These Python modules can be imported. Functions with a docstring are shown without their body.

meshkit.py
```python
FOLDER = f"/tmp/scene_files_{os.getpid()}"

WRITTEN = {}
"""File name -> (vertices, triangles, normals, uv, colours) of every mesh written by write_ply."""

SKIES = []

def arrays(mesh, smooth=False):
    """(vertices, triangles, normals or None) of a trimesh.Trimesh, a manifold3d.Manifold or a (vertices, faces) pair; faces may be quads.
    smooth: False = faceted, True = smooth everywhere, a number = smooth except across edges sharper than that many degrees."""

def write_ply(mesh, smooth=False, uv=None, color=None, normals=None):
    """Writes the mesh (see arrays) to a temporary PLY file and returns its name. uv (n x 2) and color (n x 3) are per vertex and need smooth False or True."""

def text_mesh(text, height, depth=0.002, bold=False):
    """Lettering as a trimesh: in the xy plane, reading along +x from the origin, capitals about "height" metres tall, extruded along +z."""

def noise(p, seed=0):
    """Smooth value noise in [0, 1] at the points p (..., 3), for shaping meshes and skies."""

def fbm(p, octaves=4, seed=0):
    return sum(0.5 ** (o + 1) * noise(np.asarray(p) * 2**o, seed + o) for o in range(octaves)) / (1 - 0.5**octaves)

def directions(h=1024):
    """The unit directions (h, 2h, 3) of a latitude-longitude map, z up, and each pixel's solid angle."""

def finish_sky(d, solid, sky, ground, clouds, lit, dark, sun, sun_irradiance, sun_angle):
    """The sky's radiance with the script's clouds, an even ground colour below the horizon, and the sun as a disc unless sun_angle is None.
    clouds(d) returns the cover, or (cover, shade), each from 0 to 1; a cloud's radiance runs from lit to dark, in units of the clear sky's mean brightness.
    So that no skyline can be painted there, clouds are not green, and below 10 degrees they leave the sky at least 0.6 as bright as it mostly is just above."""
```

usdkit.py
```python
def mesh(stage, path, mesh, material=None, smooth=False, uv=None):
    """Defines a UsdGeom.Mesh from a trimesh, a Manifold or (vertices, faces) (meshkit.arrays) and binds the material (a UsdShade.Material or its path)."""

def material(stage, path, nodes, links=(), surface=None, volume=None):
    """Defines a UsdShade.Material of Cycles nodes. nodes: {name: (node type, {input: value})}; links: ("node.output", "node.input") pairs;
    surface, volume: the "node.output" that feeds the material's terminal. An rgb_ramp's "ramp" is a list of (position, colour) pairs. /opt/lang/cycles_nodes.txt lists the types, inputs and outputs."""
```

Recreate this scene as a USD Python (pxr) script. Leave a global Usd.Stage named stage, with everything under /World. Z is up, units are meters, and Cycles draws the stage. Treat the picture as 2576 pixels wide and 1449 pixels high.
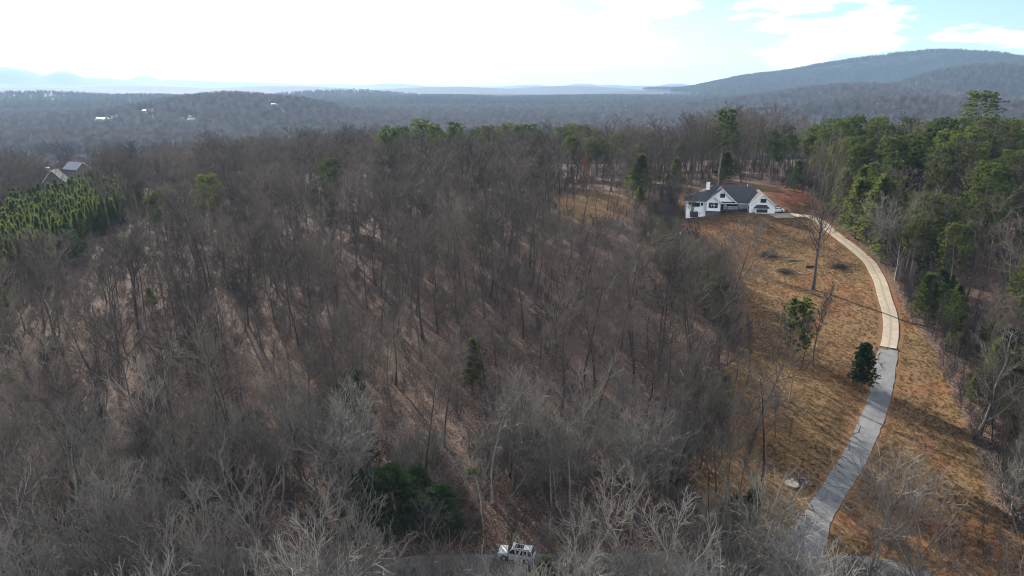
import math, random, zlib
import numpy as np, trimesh, usdkit, meshkit
from scipy.interpolate import RBFInterpolator
from scipy.spatial import cKDTree
from pxr import Gf, Sdf, Usd, UsdGeom, UsdLux, UsdShade, Vt

# ------------------------------------------------------------------ stage, camera, sky, sun, exposure
stage = Usd.Stage.CreateInMemory()
UsdGeom.SetStageUpAxis(stage, 'Z'); UsdGeom.SetStageMetersPerUnit(stage, 1.0)
UsdGeom.Xform.Define(stage, '/World'); UsdGeom.Scope.Define(stage, '/World/Looks')
CAMZ, PITCH, FPX = 60.0, math.radians(16.5), 1741.0          # FPX: focal length in pixels of a 2576 wide picture
EXPOSURE = 1.3
SUN_EL, SUN_AZ, SUN_I = math.radians(23.0), math.radians(-29.0), 1.25
SKY_K = 0.063
HAZE = 6.2e-5
cam = UsdGeom.Camera.Define(stage, '/World/camera')
cam.CreateHorizontalApertureAttr(36.0); cam.CreateVerticalApertureAttr(20.25)
cam.CreateFocalLengthAttr(36.0 * FPX / 2576); cam.CreateClippingRangeAttr((0.5, 120000.0))
cam.CreateExposureAttr(EXPOSURE)
cam.AddTranslateOp().Set((0, 0, CAMZ)); cam.AddRotateXOp().Set(90 - math.degrees(PITCH))
SUN = np.array([math.sin(SUN_AZ) * math.cos(SUN_EL), math.cos(SUN_AZ) * math.cos(SUN_EL), math.sin(SUN_EL)])
sun = UsdLux.DistantLight.Define(stage, '/World/sun')
sun.CreateIntensityAttr(SUN_I); sun.CreateAngleAttr(0.53); sun.CreateNormalizeAttr(True); sun.CreateColorAttr((1.0, 0.93, 0.82))
_x = np.cross([0, 0, 1.0], SUN); _x /= np.linalg.norm(_x); _y = np.cross(SUN, _x)
sun.AddTransformOp().Set(Gf.Matrix4d(*_x, 0, *_y, 0, *SUN, 0, 0, 0, 500, 1))
dome = UsdLux.DomeLight.Define(stage, '/World/sky')
dome.GetPrim().SetCustomDataByKey('kind', 'structure')
skym = usdkit.material(stage, '/World/Looks/sky', {
    'sky': ('sky_texture', {'sky_type': 'single_scattering', 'sun_disc': False, 'sun_elevation': SUN_EL, 'sun_rotation': SUN_AZ, 'altitude': 300.0, 'aerosol_density': 1.0, 'ozone_density': 1.0}),
    'tc': ('texture_coordinate', {}), 'sx': ('separate_xyz', {}), 'zz': ('math', {'math_type': 'add', 'value2': 0.16}),
    'dx': ('math', {'math_type': 'divide'}), 'dy': ('math', {'math_type': 'divide'}), 'cx': ('combine_xyz', {'z': 0.35}),
    'n': ('noise_texture', {'scale': 1.15, 'detail': 8.0, 'roughness': 0.56}),
    'r': ('rgb_ramp', {'ramp': [(0.0, (0, 0, 0)), (0.49, (0, 0, 0)), (0.53, (0.6, 0.6, 0.6)), (0.60, (1, 1, 1))]}),
    'tint': ('mix_color', {'blend_type': 'multiply', 'fac': 1.0, 'b': (0.74, 0.92, 1.05), 'use_clamp': False, 'use_clamp_result': False}),
    'cl': ('mix_color', {'blend_type': 'mix', 'b': (11.5, 11.5, 12.0), 'use_clamp': False, 'use_clamp_result': False}),
    'bg': ('background_shader', {'strength': SKY_K})},
    [('tc.generated', 'sx.vector'), ('sx.z', 'zz.value1'), ('sx.x', 'dx.value1'), ('zz.value', 'dx.value2'), ('sx.y', 'dy.value1'), ('zz.value', 'dy.value2'), ('dx.value', 'cx.x'), ('dy.value', 'cx.y'),
     ('cx.vector', 'n.vector'), ('n.fac', 'r.fac'), ('r.color', 'cl.fac'), ('sky.color', 'tint.a'), ('tint.result', 'cl.a'), ('cl.result', 'bg.color')],
    surface='bg.background')
UsdShade.MaterialBindingAPI.Apply(dome.GetPrim()).Bind(skym)

# ------------------------------------------------------------------ helpers
RNG = np.random.default_rng(7)
def sm(a, b, x): t = np.clip((np.asarray(x, float) - a) / (b - a), 0, 1); return t * t * (3 - 2 * t)
def ray(px, py):
    """direction of the sight line through a point of the 2576 wide picture"""
    a, b = (px - 1288.0) / FPX, (724.5 - py) / FPX
    c, s = math.cos(PITCH), math.sin(PITCH)
    d = np.array([a, c + b * s, -s + b * c]); return d / np.linalg.norm(d)
def on_plane(px, py, z):
    d = ray(px, py); t = (z - CAMZ) / d[2]; return np.array([0, 0, CAMZ]) + t * d
used = {}
def numbered(name):
    k = used.get(name, -1) + 1; used[name] = k
    return name if k == 0 else f'{name}_{k:03d}'
def tag(p, label=None, cat=None, group=None, kind=None):
    p = p.GetPrim() if hasattr(p, 'GetPrim') else p
    for k, v in (('label', label), ('category', cat), ('group', group), ('kind', kind)):
        if v: p.SetCustomDataByKey(k, v)
    return p
def obj(name, mesh, mat, parent='/World', smooth=False, uv=None):
    path = f'{parent}/' + (numbered(name) if parent == '/World' else numbered_in(parent, name))
    return usdkit.mesh(stage, path, mesh, f'/World/Looks/{mat}', smooth, uv)
def numbered_in(parent, name):
    k = used.get((parent, name), -1) + 1; used[(parent, name)] = k
    return name if k == 0 else f'{name}_{k:03d}'
def thing(name, label, cat, loc=(0, 0, 0), rotz=0.0, group=None, scale=None):
    x = UsdGeom.Xform.Define(stage, '/World/' + numbered(name))
    x.AddTranslateOp().Set(Gf.Vec3d(*map(float, loc))); x.AddRotateZOp().Set(float(math.degrees(rotz)))
    if scale is not None: x.AddScaleOp().Set(Gf.Vec3f(*((scale,) * 3 if np.ndim(scale) == 0 else scale)))
    tag(x, label, cat, group); return x
def P(x): return str(x.GetPath())
class MB:
    """collects triangles"""
    def __init__(s): s.v, s.f, s.n = [], [], 0
    def add(s, v, f):
        v = np.asarray(v, float); f = np.asarray(f, int)
        if f.shape[1] == 4: f = np.vstack([f[:, [0, 1, 2]], f[:, [0, 2, 3]]])
        s.v.append(v); s.f.append(f + s.n); s.n += len(v); return s
    def box(s, c, size, rz=0.0):
        m = trimesh.creation.box(size)
        v = np.array(m.vertices); ca, sa = math.cos(rz), math.sin(rz)
        v = np.c_[v[:, 0] * ca - v[:, 1] * sa, v[:, 0] * sa + v[:, 1] * ca, v[:, 2]] + np.asarray(c, float)
        return s.add(v, m.faces)
    def b(s, x0, x1, y0, y1, z0, z1): return s.box(((x0 + x1) / 2, (y0 + y1) / 2, (z0 + z1) / 2), (x1 - x0, y1 - y0, z1 - z0))
    def tm(s, m): return s.add(m.vertices, m.faces)
    def get(s): return np.vstack(s.v), np.vstack(s.f)

# ------------------------------------------------------------------ terrain
CP = [  # (x, y in the picture, ground height)
 (1934,542,20.5),(1977,544,20.2),(2023,547,19.8),(2062,560,19.2),(2091,583,18.4),(2137,619,17.0),(2182,658,15.4),(2205,694,14.0),(2228,764,12.0),(2236,790,11.3),
 (2232,884,9.0),(2227,926,7.9),(2217,983,6.6),(2200,1038,5.4),(2163,1123,3.8),(2117,1203,2.5),(2069,1279,1.5),(2038,1336,0.9),(2004,1393,0.4),
 (1300,1408,0),(950,1432,-0.4),(400,1392,-0.6),(-100,1390,-1),(1700,1412,0.2),(2400,1480,1.6),(2300,1440,1.2),
 (1720,552,17.6),(1800,556,18.6),(1790,600,16.8),(1800,480,23.2),(1900,468,24.2),(2010,505,23.0),(2060,500,23.5),(1950,640,14.8),(1900,760,11.0),(2040,728,12.2),
 (1990,1006,5.8),(2046,918,7.6),(1900,1108,3.2),(1800,1250,1.2),(2330,830,11.2),(2440,1010,7.4),(2440,900,9.8),(2500,1150,5.0),(2560,1300,3.4),(2350,1300,2.2),
 (2400,640,17.0),(2520,700,16.0),(2560,560,21.0),(2300,500,23.0),(2700,900,11.0),(2700,1300,5.0),
 (1400,560,18.0),(1480,510,20.0),(1560,500,21.0),(1300,620,15.0),(1100,640,13.5),(900,640,12.0),(700,720,9.0),(400,700,8.5),(120,700,7.0),(120,1000,2.5),
 (500,950,3.5),(900,950,4.4),(1300,950,5.0),(1600,950,5.0),(1650,720,11.5),(900,1200,1.2),(400,1200,0.8),(1400,1200,1.3),(-150,900,3.0),(-150,1250,0.0)]
CPW = [on_plane(*c) for c in CP]
CPW += [np.array(p, float) for p in ((-230,300,5),(-200,380,6),(-300,420,6),(-330,330,4),(-140,330,9),(-60,360,14),(30,360,17),(120,360,20),(220,360,24),(320,360,26),
  (-300,520,5),(-150,520,10),(0,520,10),(150,520,14),(300,520,20),(-60,20,-6),(60,20,-6),(0,-60,-10),(-200,40,-6),(200,60,0),(420,460,26),(-420,460,8))]
CPW = np.array(CPW)
_rbf = RBFInterpolator(CPW[:, :2] / 100, CPW[:, 2], kernel='thin_plate_spline', smoothing=0.004)
def hill(px, py, d, w, dep, tree=12.0, rot=0.0):
    """a hill whose wooded top stands at distance d in the direction of the picture point"""
    r = ray(px, py); az = math.atan2(r[0], r[1]); h = math.hypot(r[0], r[1])
    return (math.sin(az) * d, math.cos(az) * d, CAMZ + d * r[2] / h - tree, w, dep, az)
HILLS = [hill(575,240,2000,240,330), hill(720,252,1800,140,280),
         hill(60,234,4000,420,500), hill(340,242,3500,300,400), hill(860,223,4200,400,450), hill(1010,250,3200,420,420), hill(1240,230,4600,520,420), hill(1560,244,3600,600,420), hill(1120,243,3600,300,300),
         hill(700,213,7600,1000,700), hill(1130,215,7200,900,700), hill(1430,213,7600,800,600), hill(1690,222,5600,600,500), hill(330,212,7800,1000,700), hill(60,215,7000,800,700), hill(1880,262,2300,330,280),
         hill(2170,216,2500,360,420), hill(2050,238,2300,330,300), hill(2490,166,3300,370,480), hill(2680,200,3000,380,380), hill(2330,250,1700,330,240),
         hill(10,166,13500,700,900), hill(-90,190,13500,900,900), hill(70,184,13500,900,800), hill(155,176,13200,430,800), hill(230,192,13200,900,900), hill(362,189,15500,420,800), hill(440,200,15000,1600,900), hill(600,205,15000,1500,900),
         hill(985,208,14000,700,800), hill(820,210,15500,1500,800), hill(1330,211,13000,500,700), hill(1465,208,12500,430,700), hill(1535,211,13000,450,700), hill(1700,208,12000,380,700), hill(1620,214,11000,800,700)]
CREST = np.array([(1560,240),(1650,232),(1745,219),(1800,207),(1870,192),(1960,181),(2060,163),(2170,147),(2260,134),(2340,126),(2390,125),(2440,129),(2500,135),(2576,146),(2700,165),(2900,195),(3200,230)], float)
_cd = np.array([ray(*c) for c in CREST])
CREST_AZ, CREST_H = np.arctan2(_cd[:, 0], _cd[:, 1]), CAMZ + 4600 * _cd[:, 2] / np.hypot(_cd[:, 0], _cd[:, 1]) - 12
def far_h(x, y):
    r, az = np.hypot(x, y), np.arctan2(x, y)
    p = np.stack([x, y, 0 * x], -1)
    h = -48 + 24 * (meshkit.fbm(p / 900, 4, 3) - 0.5) + 40 * (meshkit.fbm(p / 3300 + 7, 3, 9) - 0.5) * sm(2500, 6000, r) + 9 * (meshkit.fbm(p / 260, 3, 5) - .5)
    base = h.copy()
    for (hx, hy, top, w, dep, a) in HILLS:
        u = (x - hx) * math.cos(a) - (y - hy) * math.sin(a); v = (x - hx) * math.sin(a) + (y - hy) * math.cos(a)
        q = (u / w) ** 2 + (v / dep) ** 2
        wob = 1 + 0.25 * (meshkit.fbm(p / (0.35 * w) + a, 3, 11) - .5) * 2 * np.clip(q, 0, 1)
        g = (-34 + (top + 34) * np.exp(-q * wob * 0.9))
        h = np.where(q < 9, np.maximum(h, g) + 0.0 * g, h)
    ch = np.interp(az, CREST_AZ, CREST_H, left=-200, right=60)
    spur = np.abs(meshkit.fbm(np.stack([az * 20, r / 2600, 0 * r], -1), 3, 21) - .5) * 2
    t = np.clip((4600 + 200 * np.sin(az * 17) - r) / (800 + 1900 * spur), 0, 1)
    prof = np.where(r > 4600, np.exp(-((r - 4600) / 1300) ** 2), (1 - t) ** 1.25 * (1 - 0.75 * spur * np.sin(np.pi * np.clip(t, 0, 1))))
    m = -34 + (ch + 34) * np.clip(prof, 0, 1)
    return np.maximum(h, np.where(ch > -34, m, -1e3))
def base_h(x, y):
    x, y = np.asarray(x, float), np.asarray(y, float); shp = x.shape; x, y = x.ravel(), y.ravel()
    r = np.hypot(x, y); out = np.empty_like(x)
    w = sm(400, 700, r); behind = sm(60, -200, y)
    near = (w < 1) & (y > -250)
    out[:] = 0
    if near.any():
        q = np.c_[np.clip(x[near], -450, 450), np.clip(y[near], -60, 620)] / 100
        p = np.stack([x[near], y[near], 0 * x[near]], -1)
        out[near] = _rbf(q) + 1.6 * (meshkit.fbm(p / 28, 3, 2) - .5) * sm(40, 120, r[near]) + 0.22 * (meshkit.fbm(p / 3.1, 2, 4) - .5)
    far = w > 0
    if far.any(): out[far] = out[far] * (1 - w[far]) + w[far] * far_h(x[far], y[far])
    return out.reshape(shp)
def densify(pts, step):
    pts = np.asarray(pts, float); d = np.r_[0, np.cumsum(np.linalg.norm(np.diff(pts, axis=0), axis=1))]
    from scipy.interpolate import CubicSpline, PchipInterpolator
    s = np.linspace(0, d[-1], max(2, int(d[-1] / step) + 1)); return PchipInterpolator(d, pts)(s)
CONC = densify([on_plane(*c)[:2] for c in CP[:11]], 0.5)
ASPH = densify(np.vstack([CONC[-4:-3], [on_plane(*c)[:2] for c in CP[11:19]], [on_plane(1990, 1422, .2)[:2]]]), 0.5)
ROAD = densify([on_plane(px, py, z)[:2] for px, py, z in ((-900,1395,-1),(-100,1390,-1),(400,1392,-.6),(950,1428,-.4),(1300,1416,0),(1700,1418,.2),(2000,1428,.4),(2200,1428,.9),(2400,1482,1.6),(2800,1560,2))], 0.6)
WAYS = [(CONC, 1.45), (ASPH, 1.8), (ROAD, 2.6)]
_wp = np.vstack([w for w, _ in WAYS]); _ww = np.concatenate([np.full(len(w), h) for w, h in WAYS])
def _smooth(z, k): z = np.pad(z, k, 'edge'); return np.convolve(z, np.ones(2 * k + 1) / (2 * k + 1), 'valid')
_wz = np.concatenate([_smooth(base_h(w[:, 0], w[:, 1]), 8) for w, _ in WAYS])
_wt = cKDTree(_wp)
def ground(x, y):
    x, y = np.asarray(x, float), np.asarray(y, float)
    h = base_h(x, y); q = np.stack([x, y], -1).reshape(-1, 2)
    d, i = _wt.query(q, distance_upper_bound=9.0); i = np.minimum(i, len(_wz) - 1)
    w = np.where(np.isfinite(d), 1 - sm(0.4, 4.0, np.where(np.isfinite(d), d, 99) - _ww[i]), 0)
    return (h.ravel() * (1 - w) + w * _wz[i]).reshape(h.shape)
def hit(px, py, lift=0.0):
    """where the sight line through a picture point meets the ground"""
    d = ray(px, py); t = np.concatenate([np.arange(50, 700, 1.0), np.geomspace(700, 9000, 900)])
    q = np.array([0, 0, CAMZ]) + t[:, None] * d; k = int(np.argmax(q[:, 2] < ground(q[:, 0], q[:, 1]) + lift))
    a, b = t[max(k - 1, 0)], t[k]
    for _ in range(12):
        m = (a + b) / 2; p = np.array([0, 0, CAMZ]) + m * d
        if p[2] < float(ground(p[0:1], p[1:2])[0]) + lift: b = m
        else: a = m
    p = np.array([0, 0, CAMZ]) + b * d; p[2] -= lift; return p
def gz(x, y): return float(ground(np.array([x]), np.array([y]))[0])
def height_px(base, px_len):
    """metres that px_len picture pixels measure at a point"""
    dep = base[1] * math.cos(PITCH) + (CAMZ - base[2]) * math.sin(PITCH); return px_len * dep / FPX
class Area:
    def __init__(s, p): s.p = np.asarray(p, float)
    def contains_points(s, q):
        q = np.asarray(q, float); inside = np.zeros(len(q), bool)
        a, b = s.p, np.roll(s.p, -1, axis=0)
        for (x0, y0), (x1, y1) in zip(a, b):
            if y0 == y1: continue
            c = ((y0 > q[:, 1]) != (y1 > q[:, 1])) & (q[:, 0] < (x1 - x0) * (q[:, 1] - y0) / (y1 - y0) + x0)
            inside ^= c
        return inside
def poly(pts, lift=0.0): return Area([hit(*p)[:2] for p in pts])
LAWN = poly([(1905,1345),(1790,1300),(1730,1180),(1760,1000),(1872,870),(1850,740),(1775,635),(1712,575),(1695,520),(1720,478),(1800,470),(1900,463),(2000,474),(2065,500),(2095,560),(2150,606),(2225,680),(2285,800),(2335,860),(2370,930),(2410,1020),(2450,1120),(2490,1260),(2576,1340),(2800,1500),(2130,1449),(2060,1400)])
CLEARING = poly([(1395,505),(1480,478),(1560,486),(1592,505),(1570,548),(1490,562),(1420,558)])
def by_range(pts): return Area([(math.sin(a) * d, math.cos(a) * d) for a, d in ((math.atan2(*ray(px, 480)[:2]), d) for px, d in pts)])
PINEPATCH = by_range([(-150, 335), (0, 345), (130, 358), (190, 372), (235, 388), (345, 396), (352, 335), (290, 296), (205, 268), (130, 238), (0, 228), (-150, 228)])
LEFTYARD = by_range([(90, 366), (165, 366), (240, 392), (240, 430), (150, 440), (90, 400)])
HOUSE_C = hit(1822, 530)

# ------------------------------------------------------------------ materials
def M(name, nodes, links=(), surface=None, volume=None): return usdkit.material(stage, f'/World/Looks/{name}', nodes, links, surface, volume)
def plain(name, color, rough=0.7, metallic=0.0, noise=None, amount=0.15, spec=0.3):
    n = {'p': ('principled_bsdf', {'base_color': color, 'roughness': rough, 'metallic': metallic, 'specular_ior_level': spec})}
    l = []
    if noise:
        n['t'] = ('texture_coordinate', {}); n['n'] = ('noise_texture', {'scale': noise, 'detail': 4.0})
        n['r'] = ('rgb_ramp', {'ramp': [(0.25, tuple(c * (1 - amount) for c in color)), (0.75, tuple(min(1, c * (1 + amount)) for c in color))]})
        l = [('t.object', 'n.vector'), ('n.fac', 'r.fac'), ('r.color', 'p.base_color')]
    return M(name, n, l, 'p.BSDF')
M('ground', {
    'g': ('geometry', {}), 'lawn': ('attribute', {'attribute': 'lawn'}), 'clay': ('attribute', {'attribute': 'clay'}), 'far': ('attribute', {'attribute': 'far'}),
    'nb': ('noise_texture', {'scale': 0.55, 'detail': 5.0, 'roughness': 0.65}),
    'nl': ('noise_texture', {'scale': 0.06, 'detail': 4.0, 'roughness': 0.6}),
    'nf': ('noise_texture', {'scale': 3.2, 'detail': 5.0, 'roughness': 0.7}),
    'ng': ('noise_texture', {'scale': 0.021, 'detail': 5.0, 'roughness': 0.6}),
    'litter': ('rgb_ramp', {'ramp': [(0.30, (0.035, 0.025, 0.020)), (0.45, (0.085, 0.056, 0.043)), (0.58, (0.175, 0.118, 0.090)), (0.72, (0.30, 0.22, 0.175))]}),
    'grass': ('rgb_ramp', {'ramp': [(0.25, (0.070, 0.042, 0.024)), (0.42, (0.140, 0.083, 0.042)), (0.55, (0.220, 0.132, 0.066)), (0.72, (0.315, 0.205, 0.112))]}),
    'green': ('rgb_ramp', {'ramp': [(0.40, (0, 0, 0)), (0.62, (0.75, 0.75, 0.75))]}),
    'claym': ('rgb_ramp', {'ramp': [(0.52, (0, 0, 0)), (0.66, (0.8, 0.8, 0.8))]}),
    'clayadd': ('math', {'math_type': 'add', 'use_clamp': True}),
    'lawnn': ('math', {'math_type': 'add'}), 'lawnr': ('rgb_ramp', {'ramp': [(0.62, (0, 0, 0)), (0.95, (1, 1, 1))]}),
    'halfn': ('math', {'math_type': 'multiply', 'value2': 0.55}),
    'mgreen': ('mix_color', {'b': (0.085, 0.088, 0.034), 'use_clamp': False}), 'gk': ('math', {'math_type': 'multiply', 'value2': 0.32}),
    'mclay': ('mix_color', {'b': (0.205, 0.075, 0.036), 'use_clamp': False}),
    'mall': ('mix_color', {'use_clamp': False}),
    'fr': ('rgb_ramp', {'ramp': [(0.40, (0.050, 0.041, 0.036)), (0.54, (0.040, 0.036, 0.030)), (0.60, (0.020, 0.030, 0.018)), (0.75, (0.016, 0.026, 0.015))]}),
    'mfar': ('mix_color', {'use_clamp': False}),
    'b': ('bump', {'strength': 0.55, 'distance': 0.2}),
    'p': ('principled_bsdf', {'roughness': 0.95, 'specular_ior_level': 0.1})},
    [('g.position', 'nb.vector'), ('g.position', 'nl.vector'), ('g.position', 'nf.vector'), ('g.position', 'ng.vector'),
     ('nf.fac', 'litter.fac'), ('nf.fac', 'grass.fac'), ('nl.fac', 'green.fac'), ('green.color', 'gk.value1'),
     ('grass.color', 'mgreen.a'), ('gk.value', 'mgreen.fac'), ('nb.fac', 'claym.fac'),
     ('clay.fac', 'clayadd.value1'), ('nb.fac', 'halfn.value1'), ('halfn.value', 'lawnn.value1'), ('lawn.fac', 'lawnn.value2'), ('lawnn.value', 'lawnr.fac'),
     ('claym.color', 'clayadd.value2'), ('clay.fac', 'mclay.fac'), ('mgreen.result', 'mclay.a'),
     ('lawnr.color', 'mall.fac'), ('litter.color', 'mall.a'), ('mclay.result', 'mall.b'),
     ('ng.fac', 'fr.fac'), ('far.fac', 'mfar.fac'), ('mall.result', 'mfar.a'), ('fr.color', 'mfar.b'),
     ('nf.fac', 'b.height'), ('b.normal', 'p.normal'), ('mfar.result', 'p.base_color')], 'p.BSDF')
def bark(name, dark, light, spec=0.5):
    M(name, {'g': ('geometry', {}), 'o': ('object_info', {}), 'n': ('noise_texture', {'scale': 1.1, 'detail': 3.0}), 'm': ('mix_color', {'a': dark, 'b': light, 'use_clamp': False}),
             'i': ('math', {'math_type': 'multiply_add', 'value2': 0.85, 'value3': -0.1}), 'j': ('math', {'math_type': 'multiply_add', 'value2': 0.35, 'use_clamp': True}),
             'd': ('principled_bsdf', {'roughness': 0.8, 'specular_ior_level': spec * .6})},
      [('g.position', 'n.vector'), ('o.random', 'i.value1'), ('n.fac', 'j.value1'), ('i.value', 'j.value3'), ('j.value', 'm.fac'), ('m.result', 'd.base_color')], 'd.BSDF')
bark('bark', (0.026, 0.022, 0.020), (0.085, 0.077, 0.070), .3)
bark('twig', (0.024, 0.019, 0.015), (0.158, 0.128, 0.100), .32)
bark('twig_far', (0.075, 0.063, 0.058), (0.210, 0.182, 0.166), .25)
bark('bark_pale', (0.08, 0.072, 0.062), (0.30, 0.28, 0.25), .4)
bark('twig_pale', (0.046, 0.041, 0.034), (0.250, 0.228, 0.195), .4)
bark('bark_pine', (0.075, 0.055, 0.045), (0.20, 0.16, 0.13))
def leaf(name, a, b, trans=0.35):
    M(name, {'g': ('geometry', {}), 'o': ('object_info', {}), 'm': ('mix_color', {'a': a, 'b': b, 'use_clamp': False}),
             'k': ('math', {'math_type': 'multiply_add', 'value2': 0.5}), 'k2': ('math', {'math_type': 'multiply', 'value2': 0.5}),
             'd': ('diffuse_bsdf', {}), 't': ('translucent_bsdf', {}), 'x': ('mix_closure', {'fac': trans})},
      [('o.random', 'k2.value1'), ('g.random_per_island', 'k.value1'), ('k2.value', 'k.value3'), ('k.value', 'm.fac'), ('m.result', 'd.color'), ('m.result', 't.color'), ('d.BSDF', 'x.closure1'), ('t.BSDF', 'x.closure2')], 'x.closure')
leaf('needles', (0.065, 0.092, 0.026), (0.180, 0.205, 0.058), .55)
leaf('needles_young', (0.085, 0.110, 0.030), (0.200, 0.220, 0.066), .6)
leaf('needles_dark', (0.036, 0.068, 0.026), (0.095, 0.140, 0.048), .45)
leaf('laurel', (0.075, 0.095, 0.055), (0.20, 0.23, 0.16))
leaf('rust_leaf', (0.13, 0.055, 0.032), (0.24, 0.11, 0.06))
leaf('sapling_leaf', (0.07, 0.085, 0.030), (0.15, 0.16, 0.06))
M('haze', {'v': ('principled_volume', {'color': (0.44, 0.67, 1.0), 'density': HAZE, 'anisotropy': 0.2})}, [], None, 'v.volume')

# ------------------------------------------------------------------ ground and hills: one polar sheet cut into named pieces
az = np.radians(np.concatenate([np.arange(-180, -50, 2.5), np.arange(-50, 50, 0.125), np.arange(50, 180, 2.5)]))
rr = np.concatenate([[8, 20, 35, 45], np.geomspace(52, 320, 280), np.geomspace(323, 900, 150)[0:], np.geomspace(906, 40000, 190)])
R_, A_ = np.meshgrid(rr, az, indexing='ij'); X_, Y_ = R_ * np.sin(A_), R_ * np.cos(A_); Z_ = ground(X_, Y_)
nr, na = R_.shape
V = np.stack([X_, Y_, Z_], -1).reshape(-1, 3)
ii, jj = np.meshgrid(np.arange(nr - 1), np.arange(na), indexing='ij'); j2 = (jj + 1) % na
F = np.stack([ii * na + jj, ii * na + j2, (ii + 1) * na + j2, (ii + 1) * na + jj], -1)[..., ::-1]
rc = (R_[:-1] + R_[1:]) / 2; ac = A_[:-1]
mtn = (rc > 2800) & (rc < 8000) & (ac > math.radians(8)) & (ac < math.radians(48))
def sheet(name, faces, **kw):
    faces = faces.reshape(-1, 4); idx, inv = np.unique(faces, return_inverse=True); v = V[idx]; f = inv.reshape(-1, 4)
    m = obj(name, (v, f), 'ground', smooth=True); tag(m, kind='structure', **kw)
    q = v[:, :2]; r = np.hypot(q[:, 0], q[:, 1])
    lw = np.zeros(len(v)); nearv = r < 620
    for pth in (LAWN, CLEARING):
        ins = np.zeros(len(v)); 
        for dx, dy in ((0, 0), (1.2, 0), (-1.2, 0), (0, 1.2), (0, -1.2)): ins[nearv] += pth.contains_points(q[nearv] + (dx, dy)) / 5
        lw = np.maximum(lw, ins)
    p3 = np.c_[q, np.zeros(len(q))]
    cl = sm(0.58, 0.74, meshkit.fbm(p3 / 6.0, 4, 31)) * .5
    for (px, py, rad, amt) in ((2010,495,11,1.5),(1960,505,7,1.0),(2130,600,6,.9),(2205,640,5,.8),(1800,575,9,.7),(2270,760,5,1.0),(2300,1330,5,.7),(2480,1400,9,.6),(1870,640,6,.6),(2300,820,4,.6)):
        c = hit(px, py)[:2]; cl = np.maximum(cl, amt * np.exp(-((q - c) ** 2).sum(1) / rad ** 2) * (0.4 + 0.9 * meshkit.fbm(p3 / 3, 3, 8)))
    dway, iw = cKDTree(np.vstack([CONC, ASPH])).query(q, distance_upper_bound=6); cl = np.maximum(cl, np.where(np.isfinite(dway), 0.22 * np.exp(-((np.where(np.isfinite(dway), dway, 9) - 2.2) / .9) ** 2), 0))
    api = UsdGeom.PrimvarsAPI(m)
    for nm, val in (('lawn', lw), ('clay', np.clip(cl, 0, 1)), ('far', sm(380, 700, r))):
        api.CreatePrimvar(nm, Sdf.ValueTypeNames.FloatArray, 'vertex').Set(Vt.FloatArray.FromNumpy(val.astype(np.float32)))
    return m
sheet('ground', F[rc < 700]); sheet('hills', F[(rc >= 700) & ~mtn]); sheet('mountain', F[mtn])
box = trimesh.creation.box((84000, 84000, 760)); box.apply_translation((0, 0, 760 / 2 - 260))
tag(obj('haze', box, 'haze'), kind='stuff')
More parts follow.
